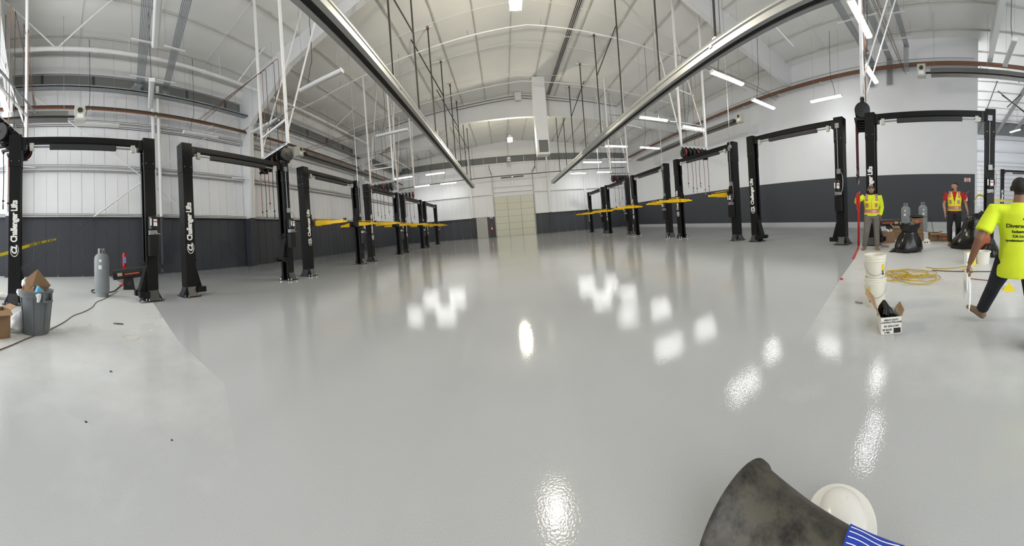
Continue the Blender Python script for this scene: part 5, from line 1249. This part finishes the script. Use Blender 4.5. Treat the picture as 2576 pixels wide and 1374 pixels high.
def person(label, loc, rotz, sc, J, look, shirt, pants, skin, hair_fn, extra):
    """J: joints in metres for a 1.75 m figure that faces local +y; x is the figure's right hand side negative"""
    t = thing('person', label, 'person', loc, rotz); t.scale = sc if isinstance(sc, tuple) else (sc, sc, sc)
    V_ = {k: Vector(v) for k, v in J.items() if not isinstance(v[0], (tuple, Vector))}
    R3 = look
    # --- body, one continuous surface
    B = []
    B.append(ell([(V_['pelvis'] - Vector((0, 0, .06)), .13, .1), (V_['pelvis'], .145, .105), (V_['waist'], .125, .095), (V_['chest'], .15, .105), (V_['neckb'] - Vector((0, 0, .06)), .14, .085), (V_['neckb'], .06, .055)], 18))
    B.append(ell([(V_['neckb'] - Vector((0, 0, .04)), .062, .06), ((V_['neckb'] + V_['head']) / 2, .052, .054), (V_['head'] - Vector((0, 0, .02)), .05, .05)], 14))
    B += head_lofts(V_['head'], R3)
    for s in 'RL':
        a, e, w = V_['sh' + s], V_['el' + s], V_['wr' + s]
        B.append(ell([(a, .05), (a.lerp(e, .3), .046), (e, .038), (e.lerp(w, .3), .039), (w, .025)], 12))
        hd = J.get('hand' + s, ((w - e).normalized(), (1 if s == 'R' else -1, 0, 0), .45)); B += hand_lofts(w, hd[0], hd[1], 0, hd[2], 1 if s == 'R' else -1)
        hp, k, an = V_['hip' + s], V_['kn' + s], V_['an' + s]
        B.append(ell([(hp, .08), (hp.lerp(k, .5), .068), (k, .05), (k.lerp(an, .35), .05), (an, .036)], 12)); 
    body = fuse('body', B, .0085, 3)
    def bf(c, n):
        l = R3.transposed() @ (c - V_['head']); 
        if l.length < .17 and l.z > -.14: return hair_fn(l)
        return 0
    paint(body, [skin, hair_fn.mats[0], hair_fn.mats[1], LIP], bf)
    b_ = put('body', body, None, t)
    for s in (-1, 1):
        e_ = obj('eye', MB().loft(ball((0, 0, 0), .0125, .0125, .0105, 10, 7)), EYEW, b_, smooth=True); e_.location = V_['head'] + R3 @ Vector((s * .031, .0795, .012))
        i_ = obj('iris', MB().loft(ball((0, 0, 0), .006, .006, .006, 8, 6)), EYED, b_, smooth=True); i_.location = V_['head'] + R3 @ Vector((s * .031, .0885, .011))
    # --- trousers
    P = [ell([(V_['pelvis'] - Vector((0, 0, .1)), .12, .11), (V_['pelvis'] - Vector((0, 0, .02)), .172, .128), (V_['pelvis'] + Vector((0, 0, .1)), .158, .115)], 18)]
    for s in 'RL':
        hp, k, an = V_['hip' + s], V_['kn' + s], V_['an' + s]
        P.append(ell([(hp + Vector((0, 0, .04)), .098, .105), (hp.lerp(k, .4), .092, .098), (k, .075, .078), (k.lerp(an, .4), .072, .075), (k.lerp(an, .85), .066, .07), (an + (an - k).normalized() * -.01, .068, .07)], 14))
    pm_ = fuse('trousers', P, .013, 3); paint(pm_, [pants], lambda c, n: 0); put('trousers', pm_, None, t)
    # --- boots
    for s in 'RL':
        an = V_['an' + s]; fd, fu = J['ft' + s]; fd = Vector(fd).normalized(); fu = Vector(fu); fu = (fu - fd * fu.dot(fd)).normalized(); sdv = fd.cross(fu)
        h = an - fu * .06
        L = [ell([(an + fu * .09, .052, .055), (an + fu * .02, .05, .054), (h - fd * .01, .045, .06)], 12, sdv), ell([(h - fd * .075 + fu * .0, .03, .034), (h - fd * .04, .042, .045), (h + fd * .05 + fu * .002, .046, .046), (h + fd * .12 - fu * .012, .05, .034), (h + fd * .17 - fu * .02, .036, .024)], 12, sdv)]
        bm_ = fuse('boot', L, .011, 2)
        zs = h - fu * .026
        paint(bm_, [BOOT, SOLE], lambda c, n: 1 if (c - zs).dot(fu) < -.002 else 0); put('boot', bm_, None, t)
    # --- shirt
    S = [ell([(V_['pelvis'] - Vector((0, 0, .02)), .178, .135), (V_['pelvis'] + Vector((0, 0, .1)), .168, .128), (V_['waist'] + Vector((0, 0, .05)), .16, .122), (V_['chest'], .18, .13), (V_['neckb'] - Vector((0, 0, .09)), .175, .11), (V_['neckb'] - Vector((0, 0, .025)), .095, .08), (V_['neckb'] + Vector((0, 0, .012)), .068, .068)], 20)]
    if extra.get('hem'): S.append(ell([(V_['pelvis'] - Vector((0, 0, extra['hem'])), .188, .15), (V_['pelvis'] - Vector((0, 0, .06)), .184, .145), (V_['pelvis'] + Vector((0, 0, .1)), .165, .125)], 20))
    lng = extra['sleeve']
    for s in 'RL':
        a, e, w = V_['sh' + s], V_['el' + s], V_['wr' + s]; c0 = V_['neckb'].lerp(a, .35) - Vector((0, 0, .05))
        if lng > 1: S.append(ell([(c0, .07), (a, .078), (a.lerp(e, .5), .068), (e, .058), (e.lerp(w, .5), .055), (e.lerp(w, .93), .042)], 12))
        else: S.append(ell([(c0, .07), (a, .08), (a.lerp(e, .45), .076), (a.lerp(e, lng), .078)], 12))
    sm_ = fuse('shirt', S, .012, 3); paint(sm_, [shirt], lambda c, n: 0); so = put('shirt', sm_, None, t)
    # --- vest
    if extra.get('vest'):
        Vt = [ell([(V_['pelvis'] - Vector((0, 0, .0)), .19, .148), (V_['pelvis'] + Vector((0, 0, .1)), .18, .142), (V_['waist'] + Vector((0, 0, .05)), .172, .136), (V_['chest'], .192, .146), (V_['neckb'] - Vector((0, 0, .085)), .186, .126), (V_['neckb'] - Vector((0, 0, .02)), .1, .09)], 20)]
        for s in 'RL':
            a = V_['sh' + s]; c0 = V_['neckb'].lerp(a, .3) - Vector((0, 0, .045)); Vt.append(ell([(c0, .08), (a.lerp(c0, .35), .088)], 12))
        vm = fuse('vest', Vt, .011, 2)
        zb, zn = V_['pelvis'].z, V_['neckb'].z; cx = V_['neckb'].x
        def keep(c):
            if c.y - V_['chest'].y > 0:
                top = zn + .03; vz = zn - extra['vneck']
                if c.z > vz and abs(c.x - cx) < (c.z - vz) / (top - vz) * .075: return False
            return c.z > zb + .02
        cut(vm, keep)
        def vf(c, n):
            z = c.z - zb; x = abs(c.x - cx); front = n.y > -.2
            if .05 < z < .16: return 2 if .075 < z < .135 else 1
            if .085 < x < .15 and z > zn - zb - .17: return 2 if .1 < x < .135 else 1
            if front and .075 < x < .135 and .21 < z < .32: return 2 if (.09 < x < .12) else 1
            if front and x < .008 and c.z < zn - extra['vneck']: return 3
            return 0
        paint(vm, [HIVEST, ORBAND, SILV, mat('vest_zip', (150, 160, 60), .6)], vf); put('vest', vm, None, t)
    return t, b_, so, V_, R3
def hairf(mats, fn):
    def h(l): return fn(l)
    h.mats = mats; return h
def RotE(x, y, z): return (Matrix.Rotation(z, 3, 'Z') @ Matrix.Rotation(x, 3, 'X') @ Matrix.Rotation(y, 3, 'Y'))
def buzz(l):
    if l.z > .045 and (l.y < .07 or l.z > .075): return 1
    if l.y < -.03 and l.z > -.02: return 1
    if l.y > .0 and l.z < -.045 and not (abs(l.x) < .022 and -.066 < l.z < -.052): return 2
    if abs(l.x) < .022 and -.066 < l.z < -.054 and l.y > .06: return 3
    return 0
def short_dark(l):
    if l.z > .06 and (l.y < .075 or l.z > .085): return 1
    if l.y < .02 and l.z > .02: return 1
    if l.y < -.03 and l.z > -.045: return 1
    if l.y > .06 and l.z < -.072 and abs(l.x) < .03: return 2
    if abs(l.x) < .022 and -.066 < l.z < -.054 and l.y > .06: return 3
    return 0
def full_dark(l):
    if l.z > .05 and (l.y < .07 or l.z > .08): return 1
    if l.y < .01 and l.z > -.02: return 1
    if l.y < -.04 and l.z > -.06: return 1
    return 0
# worker one: bowed head, right arm out with the red tape
p1 = GR(2194, 7.35); rz1 = math.atan2(-p1.y, -p1.x) - PI / 2
J1 = dict(pelvis=(0, 0, .93), waist=(.0, .0, 1.08), chest=(0, .02, 1.27), neckb=(0, .03, 1.47), head=(.01, .1, 1.60),
  shR=(.19, .02, 1.42), elR=(.36, .08, 1.28), wrR=(.31, .26, 1.44), shL=(-.19, .0, 1.41), elL=(-.24, -.08, 1.13), wrL=(-.2, -.03, .9),
  hipR=(.09, 0, .9), knR=(.13, .1, .5), anR=(.2, -.02, .1), hipL=(-.09, 0, .9), knL=(-.1, .03, .5), anL=(-.11, .02, .1),
  ftR=((.25, 1, -.05), (0, 0, 1)), ftL=((-.1, 1, 0), (0, 0, 1)))
# figure faces the camera: its right hand is at the left of the photo, which is local +x after turning
J1['handR'] = ((-.2, .6, .75), (-.9, .2, -.2), 1.0); J1['handL'] = ((.0, .1, -1), (.6, .3, 0), .6)
w1, b1, s1, V1, R1_ = person('bald bearded worker in a neon jacket and grey trousers holding up red tape', p1, rz1, (1.08, 1.04, .96), J1, RotE(-.5, 0, .1), HIVIS, GREYTR, SKIN1, hairf((BUZZ, BEARD), buzz), {'sleeve': 2, 'vest': 1, 'vneck': .2})
# the roll of tape he drops to the floor
Wm = Matrix.Translation(p1) @ Matrix.Rotation(rz1, 4, 'Z') @ Matrix.Diagonal((1.08, 1.04, .96, 1))
hp_ = Wm @ Vector((.285, .32, 1.5)); fp = FL(2160, 622); fp2 = FL(2146, 652)
mb = MB()
def strip(a, b, w, nrm):
    a, b = Vector(a), Vector(b); s_ = (b - a).normalized().cross(Vector(nrm)).normalized() * w / 2; n_ = Vector(nrm).normalized() * .002
    mb.add([a - s_, a + s_, b + s_, b - s_, a - s_ + n_, a + s_ + n_, b + s_ + n_, b - s_ + n_], ((0, 1, 2, 3), (7, 6, 5, 4), (0, 4, 5, 1), (1, 5, 6, 2), (2, 6, 7, 3), (3, 7, 4, 0)))
toc = (-p1).normalized()
tp = thing('red_tape', 'long strip of red tape hanging from the bearded worker hand to the floor', 'tape', (fp.x, fp.y, 0)); o0 = Vector((fp.x, fp.y, 0))
strip(hp_ + Vector((0, 0, .02)) - o0, fp - o0 + Vector((0, 0, .03)), .06, toc); strip(fp - o0 + Vector((0, 0, .006)), fp2 - o0 + Vector((0, 0, .006)), .05, (0, 0, 1))
obj('tape_strip', mb, RTAPE, tp)
mb = MB(); rnd = random.Random(3)
for i in range(7):
    a = hp_ - o0 + Vector((.03 * math.sin(i), .03 * math.cos(i * 2), .02)); b = hp_ - o0 + Vector((.05 * math.sin(i * 1.7) - .02, .05 * math.cos(i * 1.3), -.18 - .045 * i)); mb.tube(smooth([a, a.lerp(b, .5) + Vector((.05 * math.sin(i * 3), .03, 0)), b, b + Vector((.04, .03, .06))], 4), [.012] * 13, 5)
obj('tape_tangle', mb, RTAPE, tp)
p_ = FL(2117, 702); o = obj('tape_piece', MB().box((-.06, -.025, 0), (.06, .025, .003)), RTAPE, None, loc=p_, rot=(0, 0, .4)); tag(o, 'short piece of red tape stuck on the floor edge line', 'tape')
# worker two: vest over red shirt, walking towards the camera
p2 = GR(2401, 8.1); rz2 = math.atan2(-p2.y, -p2.x) - PI / 2
J2 = dict(pelvis=(0, 0, .95), waist=(0, .01, 1.1), chest=(0, .02, 1.3), neckb=(0, .0, 1.5), head=(-.005, .03, 1.655),
  shR=(.2, 0, 1.44), elR=(.28, .0, 1.15), wrR=(.24, .14, .9), shL=(-.2, .02, 1.44), elL=(-.29, -.02, 1.17), wrL=(-.34, .1, .95),
  hipR=(.09, 0, .92), knR=(.13, .08, .52), anR=(.12, .1, .1), hipL=(-.09, 0, .92), knL=(-.1, .06, .5), anL=(-.09, -.2, .16),
  ftR=((.1, 1, 0), (0, 0, 1)), ftL=((-.1, 1, -.35), (0, .3, 1)))
J2['handR'] = ((0, .25, -1), (-.9, .2, 0), .6); J2['handL'] = ((-.1, .25, -1), (.9, .1, 0), .5)
person('dark haired worker in a yellow vest over a red shirt walking beside the cartons', p2, rz2, (1.08, 1.04, 1.0), J2, RotE(.0, 0, -.75), REDSH, DARKTR, SKIN2, hairf((HAIRD, BEARD), short_dark), {'sleeve': .6, 'vest': 1, 'vneck': .3})
# worker three: seen from behind, near the right frame edge
p3 = GR(2566, 2.2); rz3 = math.atan2(p3.y, p3.x) - PI / 2 + .1
J3 = dict(pelvis=(.0, .1, .9), waist=(.0, .11, 1.05), chest=(.0, .12, 1.27), neckb=(.0, .1, 1.47), head=(.01, .15, 1.625),
  shR=(.2, .1, 1.4), elR=(.27, .04, 1.12), wrR=(.24, .2, .9), shL=(-.21, .1, 1.4), elL=(-.33, .0, 1.12), wrL=(-.41, .1, .86),
  hipL=(-.1, .1, .88), knL=(-.2, .42, .52), anL=(-.32, .62, .15), hipR=(.1, .1, .88), knR=(.13, .1, .5), anR=(.12, 0, .1),
  ftL=((-.75, .5, .42), (.35, -.1, .9)), ftR=((.1, 1, 0), (0, 0, 1)))
J3['handL'] = ((-.25, .25, -1), (.9, -.1, .1), .9)
w3, b3, s3, V3, R3_ = person('worker seen from behind in a printed neon shirt and navy trousers', p3, rz3, (.95, .9, .79), J3, RotE(.05, 0, -.25), HIVIS, NAVYTR, SKIN3, hairf((HAIRD, BEARD), full_dark), {'sleeve': .75, 'hem': .17})
bv = BVHTree.FromPolygons([v.co for v in s3.data.vertices], [p.vertices for p in s3.data.polygons])
def on_back(me, x0, z0):
    for v in me.vertices:
        x, z, dpt = x0 + v.co.x, z0 + v.co.y, v.co.z
        hit = bv.ray_cast(Vector((x, -1, z)), Vector((0, 1, 0)))
        y = hit[0].y if hit[0] else -.12
        v.co = Vector((x, y - .003 - max(0, dpt), z))
    me.update(); return me
for txt, sz, z0, x0 in (('Diverse Tile', .052, 1.235, -.115), ('Industrial', .036, 1.185, -.065), ('CA Lic. 1', .034, 1.14, -.06), ('nywaltindustri', .026, 1.1, -.115)):
    put('shirt_lettering', on_back(text_mesh(txt, sz, .0008, .0012), x0, z0), BTXT, s3)
put('shirt_rule', on_back(MB().box((-.1, -.004, 0), (.13, 0, .001)).mesh('shirt_rule'), 0, 1.09), BTXT, s3)
put('shirt_emblem', on_back(MB().add([(0, 0, 0), (.055, .05, 0), (.11, 0, 0), (.055, -.05, 0), (0, 0, .001), (.055, .05, .001), (.11, 0, .001), (.055, -.05, .001)], ((0, 1, 2, 3), (7, 6, 5, 4), (0, 4, 5, 1), (1, 5, 6, 2), (2, 6, 7, 3), (3, 7, 4, 0))).mesh('shirt_emblem'), .02, 1.32), BTXT, s3)
# rag in his hand
W3 = Matrix.Translation(p3) @ Matrix.Rotation(rz3, 4, 'Z') @ Matrix.Diagonal((.95, .9, .79, 1))
hw = W3 @ Vector((-.44, .12, .78))
mb = MB()
for k, (dx, dy, ln, w_) in enumerate(((-.05, .0, .2, .035), (.0, .02, .26, .045), (.05, -.01, .23, .04), (-.09, -.02, .34, .012))):
    q0 = Vector((.01 * k, 0, .02)); mb.loft(ell([(q0, .012, .01), (q0 + Vector((dx * .5, dy, -ln * .4)), w_ * .8, .014), (q0 + Vector((dx, dy, -ln * .8)), w_, .01), (q0 + Vector((dx * 1.2, dy, -ln)), w_ * .6, .004)], 10))
o = obj('white_rag', mb, LABELW, None, smooth=True, loc=hw); wobble(o.data, .006, 60, 2); o['label'] = 'white cloth rag hanging from the near worker hand'; o['category'] = 'rag'
# ------------------------------------------------------------------ give every far-apart piece of a part its own object
def _pieces(me):
    n = len(me.vertices); par = list(range(n))
    def find(a):
        while par[a] != a: par[a] = par[par[a]]; a = par[a]
        return a
    for e in me.edges:
        a, b = find(e.vertices[0]), find(e.vertices[1])
        if a != b: par[a] = b
    isl = {}
    for i in range(n): isl.setdefault(find(i), []).append(i)
    L = list(isl.values())
    if len(L) < 2: return None
    bx = []
    for q in L:
        cs = [me.vertices[i].co for i in q]
        bx.append(([min(c[k] for c in cs) for k in range(3)], [max(c[k] for c in cs) for k in range(3)]))
    g = list(range(len(L)))
    def fg(a):
        while g[a] != a: a = g[a]
        return a
    for i in range(len(L)):
        for j in range(i):
            gap = math.sqrt(sum(max(0, bx[i][0][k] - bx[j][1][k], bx[j][0][k] - bx[i][1][k]) ** 2 for k in range(3)))
            sz = max(max(bx[q][1][k] - bx[q][0][k] for k in range(3)) for q in (i, j))
            if gap <= max(.02, .5 * sz) * 0.98: g[fg(i)] = fg(j)
    out = {}
    for i, q in enumerate(L): out.setdefault(fg(i), []).extend(q)
    return list(out.values()) if len(out) > 1 else None
TINY = {'anchor_bolts', 'sleeve_bolts', 'lettering', 'door_stiles', 'lower_lettering'}
_cache = {}
for o in list(COL.objects):
    if o.type != 'MESH' or o.parent is None: continue
    st = o.name.split('.')[0]
    me = o.data
    if st in TINY:
        if st.endswith('bolts'): o['kind'] = 'stuff'
        continue
    if len(me.vertices) > 3000: continue
    if me.name not in _cache:
        pcs = _pieces(me); ms = None
        if pcs:
            ms = []
            for q in pcs:
                mp_ = {v: i for i, v in enumerate(q)}
                m2 = bpy.data.meshes.new(me.name)
                fs, mi, smf = [], [], []
                for p_ in me.polygons:
                    if p_.vertices[0] in mp_: fs.append([mp_[v] for v in p_.vertices]); mi.append(p_.material_index); smf.append(p_.use_smooth)
                m2.from_pydata([me.vertices[v].co[:] for v in q], [], fs)
                for mm in me.materials: m2.materials.append(mm)
                m2.polygons.foreach_set('material_index', mi); m2.polygons.foreach_set('use_smooth', smf); m2.update(); ms.append(m2)
        _cache[me.name] = ms
    ms = _cache[me.name]
    if ms:
        o.data = ms[0]
        for m2 in ms[1:]:
            c2 = o.copy(); c2.data = m2; COL.objects.link(c2)
